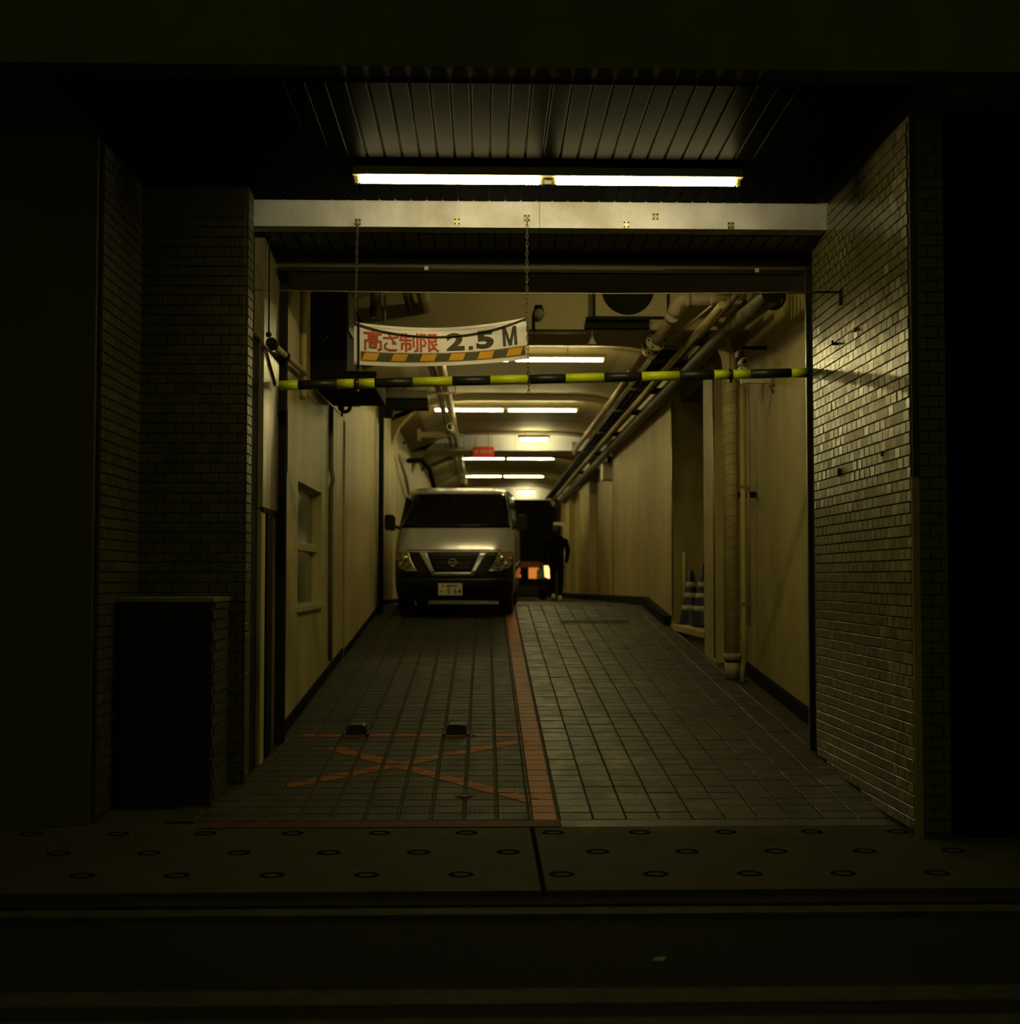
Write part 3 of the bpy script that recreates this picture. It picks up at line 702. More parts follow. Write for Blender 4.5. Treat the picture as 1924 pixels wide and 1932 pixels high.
# duct crossing from the left wall
dt = empty('air_duct', (-1.2, 20.6, 3.95)); tag(dt, 'dark flat air duct crossing from the left wall to the pipe rack', 'duct')
bx('duct_body', m_dust, dt, -0.36, 0.36, -0.2, 0.35, 0.13, 0.24); bx('duct_underside', m_black, dt, -0.36, 0.36, -0.05, 0.35, 0.0, 0.13)
bx('flange', m_black, dt, -0.30, -0.16, -0.08, 0.30, -0.12, 0.0)
cl = empty('fallen_column_casing', (-1.07, 13.6, 3.98)); tag(cl, 'short pale pipe casing behind the banner top left corner', 'pipe casing')
tb('casing', m_steel, cl, [(0, 0, 0), (0, 0, 0.36)], 0.055); tb('collar', m_wall, cl, [(0.09, 0.02, -0.1), (0.09, 0.02, 0.36)], 0.012, 8)

# loose cables on the far left wall
def cable(pts, r, label, mat=m_dust):
    tag(tb('cable', mat, None, pts, r, 8), label, 'cable')
cable([(XL + 0.06, 24.6, 3.6), (XL + 0.10, 26.0, 3.35), (XL + 0.06, 28.5, 3.0), (XL + 0.06, 30.5, 2.2), (XL + 0.06, 31.0, 1.2)], 0.03, 'pale cable hanging down the left wall beside the van mirror', m_lag)
cable([(XL + 0.07, 27.5, 3.75), (XL + 0.3, 28.2, 3.82), (XL + 0.42, 29.0, 3.72), (XL + 0.5, 31.0, 3.3), (XL + 0.55, 33.0, 3.1)], 0.05, 'black cable bundle drooping over the van roof', m_black)
cable([(XL + 0.05, 26.0, 3.95), (XL + 0.3, 25.9, 4.05), (XL + 0.6, 25.8, 4.08)], 0.025, 'thin dark cable looping from the left wall to the ceiling', m_dust)
dbx = empty('drop_bracket', (-0.72 - 0.5, 25.6, 4.0)); tag(dbx, 'pale hanging bracket above the left wall pilaster', 'bracket')
bx('plate', m_ceil, dbx, -0.02, 0.05, 0, 0.02, -0.04, 0.18); bx('arm', m_ceil, dbx, 0.05, 0.5, 0, 0.03, 0.02, 0.12)

# ------------------------------------------------------------------ left pipe rack
RX = -0.64
def pipe(name, pts, r, mat, label, cat='pipe', n=16):
    return tag(tb(name, mat, None, pts, r, n), label, cat)
pipe('ceiling_pipe', [(RX - 0.10, 13.0, 4.12), (RX - 0.09, 15.6, 4.22), (RX - 0.06, 20.8, 4.255), (RX - 0.08, 44.0, 4.26)], 0.045, m_dust, 'dark ceiling pipe, left one on the hanging pipe rack')
pipe('ceiling_pipe', [(RX + 0.04, 13.0, 4.16), (RX + 0.045, 15.6, 4.25), (RX + 0.06, 20.8, 4.275), (RX + 0.05, 44.0, 4.27)], 0.062, m_pvc, 'pale ceiling pipe, right one on the hanging pipe rack')
def hanger(y, x, z, wd, label):
    t = empty('pipe_hanger', (x, y, z)); tag(t, label, 'pipe hanger', 'hangers of the left pipe rack')
    bx('bar', m_pvc, t, -wd / 2, wd / 2, -0.02, 0.02, -0.02, 0.02)
    for s_ in (-1, 1):
        hx = s_ * (wd / 2 - 0.03)
        tb('rod', m_dust, t, [(hx, 0, -0.03), (hx, 0, profz(x + hx) - z)], 0.006, 6)
        tb('nut', m_steel, t, [(hx, 0, -0.035), (hx, 0, -0.02)], 0.014, 6)
    return t
HL = ['pipe hanger right behind the top of the banner', 'pipe hanger just below the striped bar', 'pipe hanger under the camera-like pipe end',
      'pipe hanger left of the red sign', 'pipe hanger between the two lamps over the van', 'pipe hanger just above the van roof']
for (y, wd), l in zip(((15.6, 0.44), (20.8, 0.44), (26.9, 0.42), (30.9 - 1.3, 0.44), (37.2, 0.46), (43.1, 0.46)), HL):
    hanger(y, RX - (0.05 if y < 16 else 0), 4.20, wd, l)
pe = empty('pipe_end', (RX + 0.02, 24.7, 4.12)); tag(pe, 'open pipe end facing the street below the lamp', 'pipe')
tb('pipe_body', m_pvc, pe, [(0, 0, 0), (0.02, 1.3, 0.02)], 0.062); MB().lathe([(0.0001, -0.004), (0.05, -0.004), (0.05, 0.0)], (0, 0, 0), 16, 'y').build('mouth', m_lens, pe)
tag(MB().prism([(-0.80, 4.55), (-0.62, 4.55), (-0.66, 4.36), (-0.76, 4.28)], 'y', 24.05, 24.25).build('lamp_bracket', m_black), 'dark bracket behind the left end of the lamp on the pipe rack', 'bracket')

# ------------------------------------------------------------------ near beam fittings: fan, bulb, pipes
fan = empty('ventilation_fan', (1.45, 14.2, 4.40)); tag(fan, 'dark round fan in a square frame high on the near cross beam', 'fan')
MB().box(-0.33, 0.40, -0.03, 0, -0.285, 0.30).build('mount_plate', m_ceil, fan)
MB().box(-0.36, -0.33, -0.045, 0, -0.30, 0.30).box(-0.36, 0.42, -0.045, 0, -0.305, -0.285).box(0.40, 0.42, -0.045, 0, -0.30, 0.30).build('frame', m_black, fan)
MB().lathe([(0.0001, -0.034), (0.245, -0.034), (0.26, -0.05), (0.27, -0.03)], n=32, axis='y').build('shroud', m_black, fan)
for k in range(5):
    a = k * 2 * PI / 5
    MB().add([(0.04 * math.cos(a), -0.045, 0.04 * math.sin(a)), (0.22 * math.cos(a - .3), -0.05, 0.22 * math.sin(a - .3)), (0.23 * math.cos(a + .3), -0.038, 0.23 * math.sin(a + .3)),
              (0.04 * math.cos(a), -0.041, 0.04 * math.sin(a)), (0.22 * math.cos(a - .3), -0.046, 0.22 * math.sin(a - .3)), (0.23 * math.cos(a + .3), -0.034, 0.23 * math.sin(a + .3))],
             [(0, 1, 2), (5, 4, 3), (0, 3, 4, 1), (1, 4, 5, 2), (2, 5, 3, 0)]).build('blade', m_black, fan)
MB().lathe([(0.0001, -0.06), (0.04, -0.055), (0.045, -0.035)], n=16, axis='y').build('hub', m_black, fan)
bx('label_plate', m_ceil, fan, 0.24, 0.30, -0.034, -0.03, -0.22, -0.14)
fl2 = empty('fan_ledge', (1.42, 14.15, 4.0)); tag(fl2, 'dark steel angle ledge below the fan', 'ledge')
bx('angle', m_black, fl2, -0.40, 0.24, -0.10, 0.05, 0.06, 0.09); bx('angle', m_black, fl2, -0.41, 0.24, -0.06, 0.05, -0.02, 0.03)
bx('post', m_wallD, fl2, -0.37, -0.33, 0.0, 0.05, 0.09, 0.60)
bl = empty('bulkhead_bulb', (0.547, 14.2, 4.13)); tag(bl, 'round unlit bulb lamp on the beam right of the banner', 'lamp')
MB().lathe([(0.045, 0.0), (0.05, -0.02), (0.05, -0.05), (0.04, -0.06)], (0, 0, 0.03), 20, 'y').build('holder', m_black, bl)
bx('backplate', m_black, bl, -0.045, 0.035, -0.04, 0, 0.0, 0.10, bevel=0.01)
MB().lathe([(0.0001, -0.055), (0.03, -0.045), (0.05, -0.02), (0.055, 0.01), (0.04, 0.045), (0.02, 0.06)], (0.0, -0.075, -0.01), 20).build('globe', m_bulb, bl)
tb('cord', m_black, bl, [(-0.05, -0.03, 0.03), (-0.055, -0.04, -0.10), (-0.05, -0.03, -0.22)], 0.012, 8)
pipe('beam_pipe', [(0.36, 14.12, 3.925), (1.02, 14.12, 3.93)], 0.018, m_dust, 'thin horizontal pipe under the near cross beam')
hs = empty('horn_cup', (1.08, 14.1, 3.84)); tag(hs, 'small pale cup fitting hanging below the fan ledge', 'fitting')
MB().lathe([(0.012, 0.05), (0.018, 0.03), (0.045, -0.015), (0.05, -0.03)], n=16).build('cup', m_pvc, hs); tb('stem', m_dust, hs, [(0, 0, 0.03), (0, 0, 0.125)], 0.010, 8)

# the pale pvc pipe with elbow and flanges
pp = empty('drain_pipe', (1.90, 13.8, 4.17)); tag(pp, 'pale elbowed pipe with two flanges running back along the ceiling', 'pipe')
def rl(pts): return [(p[0] - 1.90, p[1] - 13.8, p[2] - 4.17) for p in pts]
R_ = 0.058
tb('branch', m_pvc, pp, rl([(2.40, 13.8, 4.215), (1.99, 13.8, 4.215)]), R_, 20)
elb = [(1.985 - 0.10 * math.sin(a), 13.8 + 0.05 * (1 - math.cos(a)), 4.215 - 0.10 * (1 - math.cos(a))) for a in [i * PI / 2 / 8 for i in range(9)]]
tb('elbow', m_pvc, pp, rl([(2.0, 13.8, 4.215)] + elb + [(1.872, 13.87, 4.08)]), R_ + 0.010, 20)
tb('run', m_pvc, pp, rl([(1.876, 13.86, 4.10), (1.845, 13.97, 4.035), (1.79, 14.16, 3.93), (1.765, 14.40, 3.905), (1.762, 15.1, 3.905)]), R_, 20)
tb('collar', m_pvc, pp, rl([(2.03, 13.8, 4.215), (1.985, 13.8, 4.215)]), R_ + 0.016, 20)
tb('collar', m_pvc, pp, rl([(1.868, 13.885, 4.07), (1.858, 13.925, 4.052)]), R_ + 0.014, 20)
for y in (14.36, 14.72):
    f_ = tb('flange', m_lag, pp, rl([(1.765, y, 3.905), (1.765, y + 0.035, 3.905)]), 0.105, 24)
    for k in range(6):
        a = k * PI / 3
        tb('bolt', m_black, f_, rl([(1.765 + .083 * math.cos(a), y - 0.012, 3.905 + .083 * math.sin(a)), (1.765 + .083 * math.cos(a), y, 3.905 + .083 * math.sin(a))]), 0.012, 6)
tb('long_run', m_pvc, pp, rl([(1.762, 15.08, 3.905), (1.757, 22.0, 3.925), (1.755, 27.4, 3.945)]), 0.044, 16)
for y in (16.6, 20.0, 24.0): tb('coupling', m_pvc, pp, rl([(1.76, y, 3.910 + (y - 15.4) * .003), (1.76, y + 0.18, 3.911 + (y - 15.4) * .003)]), 0.053, 16)
tb('end_cap', m_white, pp, rl([(1.75, 27.42, 3.87), (1.75, 27.42, 4.12)]), 0.05, 12)
# hanging strips below the lintel
def hstrip(x, z0, z1, mat, label):
    tag(MB().prism([(x - 0.022, z1), (x + 0.022, z1), (x + 0.022, z0 + 0.05), (x - 0.022, z0)], 'y', 12.19, 12.205).build('hanging_strip', mat), label, 'strip', 'strips below the lintel')
hstrip(2.0, 3.85, 4.25, m_pvc, 'bright pale strip hanging over the pipe elbow')
hstrip(2.325, 3.88, 4.25, m_lag, 'dull strip hanging beside the right pipe bundle')
tag(tb('thin_rod', m_pvc, None, [(2.0, 12.3, 3.86), (2.0, 15.0, 4.02)], 0.010, 8), 'thin pale rod running back from the bright strip', 'rod')

# right-hand pipe bundle
pipe('wall_pipe', [(2.36, 11.3, 3.77), (2.33, 13.4, 3.84), (2.33, 26, 3.86), (2.33, 46, 3.84)], 0.078, m_dust, 'thick dark pipe along the top of the right wall')
for i, (dx, dz, r, mt, lb) in enumerate(((-0.10, 0.10, 0.028, m_dust, 'thin dusty conduit above the thick right wall pipe'), (-0.20, 0.05, 0.035, m_lag, 'olive conduit between the cable ladder and the thick pipe'),
                          (0.07, 0.13, 0.03, m_black, 'black conduit against the right wall above the thick pipe'), (-0.02, 0.20, 0.03, m_dust, 'upper dusty conduit along the right wall'))):
    pipe('wall_conduit', [(2.33 + dx, 12.2 + 0.3 * i, 3.86 + dz), (2.33 + dx, 24, 3.88 + dz), (2.33 + dx, 46, 3.86 + dz)], r, mt, lb, 'conduit', 10)
for i, y in enumerate((11.6, 12.3)):
    pass
cbun = empty('cable_coil', (2.45, 11.9, 3.85)); tag(cbun, 'tangle of dark coiled cable at the top of the right wall', 'cable')
for k in range(4):
    tb('loop', m_black, cbun, [(-0.05 + 0.05 * k + (0.06 + .012 * k) * math.cos(a * PI / 8), 0.12 * k, 0.03 * k + (0.08 + .01 * k) * math.sin(a * PI / 8)) for a in range(17)], 0.014, 6)
ld = empty('cable_ladder', (2.06, 15.5, 4.02)); tag(ld, 'dark cable ladder loaded with cables beside the right pipes', 'cable ladder')
for s_ in (-1, 1): bx('rail', m_black, ld, s_ * 0.10 - 0.008, s_ * 0.10 + 0.008, 0, 30, -0.03, 0.03)
for k in range(40): bx('rung', m_dust, ld, -0.10, 0.10, k * 0.75, k * 0.75 + 0.03, -0.02, 0.0)
for k in range(5): tb('cable', m_black if k % 2 else m_dust, ld, [(-0.08 + 0.04 * k, 0.0, 0.02), (-0.075 + 0.04 * k + random.uniform(-.01, .01), 10, 0.03), (-0.08 + 0.04 * k, 30, 0.02)], 0.018, 8)
for i, y in enumerate((16.2, 18.6, 21.0, 24.2, 28.0, 33.0)):
    t = empty('strut_bracket', (2.2, y, 3.957)); tag(t, ['strut bracket nearest the street', 'second strut bracket from the street', 'third strut bracket from the street', 'fourth strut bracket from the street', 'fifth strut bracket from the street', 'farthest strut bracket'][i] + ' under the right pipe bundle', 'bracket', 'brackets of the right pipe bundle')
    bx('channel', m_dust, t, -0.28, 0.27, -0.02, 0.02, 0.0, 0.03)
    bx('drop', m_lag, t, -0.025, 0.0, -0.012, 0.012, 0.03, 0.44)
    bx('foot', m_black, t, 0.0, 0.12, -0.03, 0.03, -0.05, 0.0)

# lagged standpipe with spiral tape, conduit, camera
sp_ = empty('lagged_standpipe', (2.452, 13.95, zf(13.95))); tag(sp_, 'thick tape-wrapped standpipe in front of the right wall', 'pipe')
tb('wrapped_pipe', m_lag, sp_, [(0.0, 0, 0.22), (0.0, 0, 3.12), (-0.01, 0.02, 3.22), (-0.05, 0.08, 3.36), (-0.10, 0.25, 3.45)], 0.074, 24)
hel = []
for i in range(330):
    a = i * 2 * PI / 12; hel.append((0.0757 * math.cos(a), 0.0757 * math.sin(a), 0.30 + i * 0.0086))
tb('tape_seam', m_dust, sp_, hel, 0.0028, 4)
tb('foot', m_lag, sp_, [(0, 0, 0.0), (0, 0, 0.16)], 0.072, 20); tb('gap_band', m_black, sp_, [(0, 0, 0.155), (0, 0, 0.185)], 0.066, 20); tb('clamp', m_lag, sp_, [(0, 0, 0.185), (0, 0, 0.25)], 0.082, 20)
bx('wall_strap', m_black, sp_, 0.0, 0.246, -0.02, 0.02, 1.80, 1.86)
cd = empty('side_conduit', (2.53, 13.7, zf(13.7))); tag(cd, 'slim cream conduit beside the wrapped standpipe', 'conduit')
tb('conduit_tube', m_wallR, cd, [(-0.022, -0.02, 0.0), (-0.02, -0.01, 0.13), (0.0, 0, 0.24), (0.0, 0, 2.90)], 0.026, 14)
tb('conduit_tube', m_wallR, cd, [(0.055, 0.02, 0.55), (0.055, 0.02, 2.90)], 0.016, 12)
for z in (0.75, 1.9): bx('clip', m_steel, cd, -0.03, 0.08, -0.03, -0.02, z, z + 0.03)
pk = empty('projecting_arm', (2.70, 13.0, 3.30)); tag(pk, 'pale steel arm projecting from the right wall below the striped bar', 'bracket')
bx('beam', m_pvc, pk, -0.30, -0.02, -0.02, 0.02, -0.028, 0.028); bx('wall_plate', m_dust, pk, -0.03, 0.0, -0.05, 0.05, -0.05, 0.06)
tb('stay', m_dust, pk, [(-0.06, -0.02, -0.03), (-0.005, 0.0, -0.12)], 0.010, 8); bx('tip', m_camw, pk, -0.312, -0.30, -0.024, 0.024, -0.032, 0.032)
sc = empty('security_camera', (2.465, 13.3, 3.515)); tag(sc, 'small security camera above the striped bar near the standpipe', 'security camera')
MB().lathe([(0.0001, -0.075), (0.032, -0.07), (0.036, -0.05), (0.036, 0.10), (0.03, 0.11), (0.0001, 0.112)], n=20, axis='y').build('housing', m_camw, sc)
MB().lathe([(0.0001, -0.078), (0.024, -0.077), (0.026, -0.07)], n=20, axis='y').build('lens', m_lens, sc)
bx('bracket', m_black, sc, -0.012, 0.012, 0.02, 0.05, 0.03, 0.16); bx('arm', m_black, sc, 0.0, 0.235, 0.02, 0.05, 0.13, 0.16)
bx('lower_box', m_camw, sc, -0.036, 0.036, -0.03, 0.09, -0.16, -0.045)
tag(MB().prism([(2.385, 3.55), (2.415, 3.57), (2.415, 3.625), (2.385, 3.605)], 'y', 13.28, 13.29).build('paper_tag', m_camw), 'tiny pale tag hanging by the security camera', 'tag')
ebx = empty('junction_box', (XR2 + 0.16, 28.5, 3.44)); tag(ebx, 'pale electrical box high on the far right wall', 'electrical box')
bx('box', m_camw, ebx, -0.26, 0.0, -0.25, 0.25, 0.0, 0.34, bevel=0.01); bx('lid', m_camw, ebx, -0.23, -0.03, -0.262, -0.25, 0.02, 0.32); tb('gland', m_black, ebx, [(-0.1, 0, 0.34), (-0.1, 0, 0.50)], 0.04, 10)
pipe('wall_loop_pipe', [(2.1, 43.0, 3.10), (2.32, 43.0, 3.10)] + arc((2.32, 43.0, 2.95), 0.15, PI / 2, 0, 6)[1:] + [(2.47, 43.0, 1.2)], 0.065, m_pvc, 'pale bent pipe on the far right wall behind the person')
pipe('strut_pipe', [(1.9, 44.2, 3.45), (2.25, 44.2, 3.95)], 0.06, m_pvc, 'short slanted pale pipe above the far bent pipe')

# ------------------------------------------------------------------ clearance bar
bar = empty('clearance_bar', (0, 10.45, 0)); tag(bar, 'black and fluorescent yellow striped height bar across the passage', 'height bar')
def barz(x): return 2.885 + (x + 1.513) / 3.99 * 0.113 + 0.004 * 0
def seg(name, a, b_, r, mat):
    return MB().tube([(a, 0, barz(a)), (b_, 0, barz(b_))], r, 20).build(name, mat, bar)
edges = [(-1.53, -1.392, 1), (-1.392, -1.104, 0), (-1.104, -0.975, 1), (-0.975, -0.942, 2), (-0.942, -0.824, 1), (-0.824, -0.54, 0), (-0.54, -0.247, 1), (-0.247, 0.038, 0), (0.038, 0.319, 1), (0.319, 0.601, 0),
         (0.601, 0.888, 1), (0.888, 1.171, 0), (1.171, 1.454, 1), (1.454, 1.714, 0), (1.714, 1.826, 1), (1.826, 1.854, 2), (1.854, 1.99, 1), (1.99, 2.298, 0), (2.298, 2.415, 1)]
for a, b_, k in edges:
    if k == 1: seg('yellow_band', a, b_, 0.0365, m_yel)
    elif k == 0: seg('black_band', a, b_, 0.0358, m_barblk)
    else: seg('joint_clamp', a, b_, 0.041, m_barblk)
for x_ in (-0.958, 1.84):
    tb('suspension_wire', m_black, bar, [(x_, 0, barz(x_)), (x_, 0.0, 3.89)], 0.003, 6)
    MB().tube([(x_ - 0.012, 0, barz(x_) - 0.05), (x_ + 0.012, 0, barz(x_) - 0.05)], 0.012, 8).build('clamp_bolt', m_barblk, bar)
# span wire
wp = [(-1.62 + 4.03 * i / 24, 9.60 - 0.23 * i / 24, 3.425 - 0.038 * i / 24 - 0.018 * math.sin(PI * i / 24)) for i in range(25)]
sw = empty('span_wire', (0, 0, 0)); tag(sw, 'thin wire stretched across the opening above the banner', 'wire')
tb('wire', m_wire, sw, wp, 0.0035, 6)
tb('end_stay', m_black, sw, [(1.95, 9.40, 3.389), (2.41, 9.372, 3.387)], 0.007, 6)
bx('end_hook', m_black, sw, 2.395, 2.418, 9.35, 9.39, 3.30, 3.40)
# exposed edge strip below the lintel, its highlight painted as a paler strip
es = empty('shutter_bottom_bar', (0.4, 10.52, 3.775)); tag(es, 'dark shutter bottom edge across the opening', 'shutter edge')
bx('bar', m_black, es, -1.95, 2.05, -0.03, 0.03, -0.02, 0.012); bx('highlight_lip', m_dust, es, -0.85, 0.95, -0.033, -0.030, 0.003, 0.006)
for x_ in (-0.86, 1.64): bx('stud', m_pvc, es, x_, x_ + 0.03, -0.04, -0.03, -0.01, 0.02)

# ------------------------------------------------------------------ banner
ban = empty('height_limit_banner', (-0.30, 9.69, 3.08)); tag(ban, 'white cloth banner reading height limit 2.5 M with a yellow-black stripe', 'banner')
BO = Vector(ban.location)
def B(u, v, off=0.0):
    top = Vector((-0.938 + u * 1.228, 0, 3.279 + u * 0.037 - 0.052 * 4 * u * (1 - u)))
    bot = Vector((-0.937 + u * 1.250, 0, 2.974 + u * 0.047 - 0.028 * 4 * u * (1 - u)))
    p = bot.lerp(top, v)
    p.y = 9.99 + 0.02 * math.sin(PI * u) + 0.006 * math.sin(9 * u + 3 * v) - off
    p = Vector((p.x * .97, 9.69 + (p.y - 9.99), 1.45 + (p.z - 1.45) * .97))
    return p - BO
def sheet(name, u0, u1, v0, v1, off, mat, nu=24, nv=8, shear=0.0, parent=ban, th=0.0):
    vs = []; fs = []
    for j in range(nv + 1):
        for i in range(nu + 1):
            v = v0 + (v1 - v0) * j / nv
            vs.append(B(u0 + (u1 - u0) * i / nu + shear * j / nv, v, off))
    for j in range(nv):
        for i in range(nu):
            a = j * (nu + 1) + i; fs.append((a, a + 1, a + nu + 2, a + nu + 1))
    mb = MB().add(vs, fs, True)
    if th:
        n = len(vs); mb.add([v + Vector((0, th, 0)) for v in vs], [f[::-1] for f in fs], True)
    return mb.build(name, mat, parent)
sheet('cloth', 0, 1, 0, 1, 0.0, m_ban, 40, 12, th=0.002)
sheet('hem', 0.03, 1.0, 0.925, 0.932, 0.0008, m_banbrn, 30, 1)
# stripe band
sheet('stripe_frame', 0.035, 0.985, 0.095, 0.335, 0.0008, m_banbrn, 40, 2)
sheet('stripe_ground', 0.042, 0.978, 0.115, 0.312, 0.0016, m_bangrey, 40, 2)
for k in range(6):
    u0 = 0.044 + k * 0.1652
    sheet('yellow_stripe', u0, u0 + 0.083, 0.125, 0.302, 0.0024, m_banyel, 6, 2, shear=0.0185)
# lettering
def glyphs(name, text, u0, u1, v0, v1, mat, bold, parent, mapper, gap=None):
    cu = bpy.data.curves.new(name, 'FONT'); cu.body = text; cu.size = 1.0; cu.offset = bold; cu.resolution_u = 4; cu.dimensions = '2D'; cu.fill_mode = 'FRONT'
    ob = bpy.data.objects.new(name, cu); COL.objects.link(ob)
    dg = bpy.context.evaluated_depsgraph_get(); me = bpy.data.meshes.new_from_object(ob.evaluated_get(dg))
    bpy.data.objects.remove(ob); bpy.data.curves.remove(cu)
    xs = [v.co.x for v in me.vertices]; ys = [v.co.y for v in me.vertices]
    if not xs: return None
    a0, a1, b0, b1 = min(xs), max(xs), min(ys), max(ys)
    for v in me.vertices:
        v.co = mapper(u0 + (u1 - u0) * (v.co.x - a0) / (a1 - a0), v0 + (v1 - v0) * (v.co.y - b0) / (b1 - b0))
    me.name = name; me.materials.clear(); me.materials.append(mat); me.update()
    return link(name, me, parent)
bm_ = lambda u, v: B(u, v, 0.0024)
KAN = [
 ((0.056, 0.162, 0.385, 0.845), [[(.5, 1), (.5, .90)], [(.04, .86), (.96, .86)], [(.28, .74), (.72, .74), (.72, .60), (.28, .60), (.28, .74)], [(.08, .0), (.08, .46), (.92, .46), (.92, .06), (.80, .02)], [(.33, .32), (.67, .32), (.67, .14), (.33, .14), (.33, .32)]]),
 ((0.168, 0.257, 0.395, 0.80), [[(.04, .74), (.50, .76), (.96, .82)], [(.40, 1.0), (.54, .72), (.80, .42), (.60, .45)], [(.24, .42), (.10, .30), (.10, .14), (.28, .04), (.55, .0), (.84, .03)]]),
 ((0.266, 0.368, 0.385, 0.825), [[(.16, .98), (.04, .76)], [(.10, .84), (.58, .84)], [(.0, .63), (.62, .63)], [(.33, 1.0), (.33, 0)], [(.09, .12), (.09, .43), (.57, .43), (.57, .16), (.48, .12)], [(.76, .90), (.76, .28)], [(.97, 1), (.97, .05), (.84, .0)]]),
 ((0.378, 0.482, 0.385, 0.83), [[(.06, .97), (.06, 0)], [(.06, .95), (.34, .95), (.22, .68), (.34, .48), (.28, .32), (.18, .32)], [(.52, .95), (.90, .95), (.90, .56), (.52, .56)], [(.52, .76), (.90, .76)], [(.52, .95), (.52, .03), (.70, .14)], [(.94, .40), (.74, .28)], [(.64, .54), (.76, .22), (1.0, .0)]]),
]
def stroke_glyph(box, strokes, sw, mat, parent):
    mb = MB(); u0, u1, v0, v1 = box
    mp = lambda x, y: bm_(u0 + (u1 - u0) * x, v0 + (v1 - v0) * y)
    for st in strokes:
        for p in st:
            mb.add([mp(p[0] + sw * math.cos(k * PI / 6), p[1] + sw * math.sin(k * PI / 6)) for k in range(12)], [list(range(12))])
        for p, q in zip(st, st[1:]):
            d = Vector((q[0] - p[0], q[1] - p[1])); n_ = Vector((-d.y, d.x)).normalized() * sw
            mb.add([mp(p[0] + n_.x, p[1] + n_.y), mp(q[0] + n_.x, q[1] + n_.y), mp(q[0] - n_.x, q[1] - n_.y), mp(p[0] - n_.x, p[1] - n_.y)], [(0, 1, 2, 3)])
    return mb.build('red_character', mat, parent)
for box, st in KAN: stroke_glyph(box, st, 0.062, m_banred, ban)
glyphs('black_numeral', '2', 0.533, 0.636, 0.385, 0.845, m_banblk, 0.048, ban, bm_)
glyphs('black_numeral', '5', 0.704, 0.806, 0.385, 0.845, m_banblk, 0.048, ban, bm_)
sheet('black_point', 0.660, 0.684, 0.385, 0.475, 0.0024, m_banblk, 2, 2)
mpoly = [(0, 0), (.20, 0), (.20, .62), (.40, 0), (.60, 0), (.80, .62), (.80, 0), (1, 0), (1, 1), (.74, 1), (.50, .30), (.26, 1), (0, 1)]
mtri = [(0, 1, 2, 12), (12, 2, 11), (2, 3, 10, 11), (3, 4, 10), (4, 5, 9, 10), (5, 8, 9), (5, 6, 7, 8)]
MB().add([bm_(0.858 + 0.082 * a, 0.385 + 0.465 * b_) for a, b_ in mpoly], mtri).build('black_letter', m_banblk, ban)
# side rod, rope and eyelets
tb('side_seam', m_black, ban, [B(0.026, v / 10, 0.006) for v in range(-1, 11)], 0.0075, 8)
tb('rope', m_rope, ban, [B(u / 20, 0.985 - 0.325 * 4 * (u / 20) * (1 - u / 20) + 0.10 * math.sin(PI * u / 20), 0.007) for u in range(0, 21)], 0.0045, 6)
for u_, v_ in ((0.012, 0.97), (0.99, 0.97), (0.012, 0.03)):
    p = B(u_, v_, 0.004); MB().lathe([(0.006, 0.0), (0.011, -0.003), (0.011, 0.0)], p, 12, 'y').build('eyelet', m_steel, ban)
def chain(p0, p1, label, mat=m_rope):
    t = empty('hanging_chain', p1); tag(t, label, 'chain')
    p0 = Vector(p0); p1 = Vector(p1); n = max(2, int((p0 - p1).length / 0.030)); me = None
    d = (p0 - p1)
    for i in range(n):
        if me is None:
            prof_ = [(0.0075 * math.cos(a), 0, 0.0075 * math.sin(a) + (0.011 if math.sin(a) > 0 else -0.011)) for a in [k * 2 * PI / 12 + .01 for k in range(13)]]
            me = MB().tube(prof_, 0.0028, 5).mesh('link'); me.materials.append(mat)
        o = link('link', me, t); o.location = d * ((i + 0.5) / n); o.rotation_euler = (0, 0, PI / 2 * (i % 2))
chain((0.290, 9.715, 3.95), (0.287, 9.68, 3.264), 'long chain from the beam hook to the right corner of the banner')
chain((0.291, 9.665, 3.255), (0.300, 9.662, 2.72), 'chain hanging down behind the right edge of the banner')
chain((-0.892, 9.715, 3.915), (-0.902, 9.68, 3.225), 'chain from the left beam hook to the left corner of the banner')

# ------------------------------------------------------------------ red sign
rs = empty('red_sign', (-0.037, 29.93, 4.035)); tag(rs, 'small red sign hanging under the white cross beam', 'sign')
bx('board', m_red, rs, -0.225, 0.225, 0, 0.02, 0.0, 0.215)
bx('fold', m_red, rs, -0.21, 0.21, -0.02, 0.0, 0.19, 0.225)
for k, xx in enumerate((-0.15, -0.04, 0.04, 0.145)):
    MB().box(xx - 0.034, xx + 0.034, -0.004, 0, 0.105, 0.128).box(xx - 0.034, xx + 0.034, -0.004, 0, 0.148, 0.158).box(xx - 0.010, xx + 0.010, -0.004, 0, 0.085, 0.16).build('white_mark', m_white, rs)
for s_ in (-1, 1): tb('hanger_wire', m_dust, rs, [(s_ * 0.18, 0.01, 0.215), (s_ * 0.18, 0.01, 0.47)], 0.006, 6)

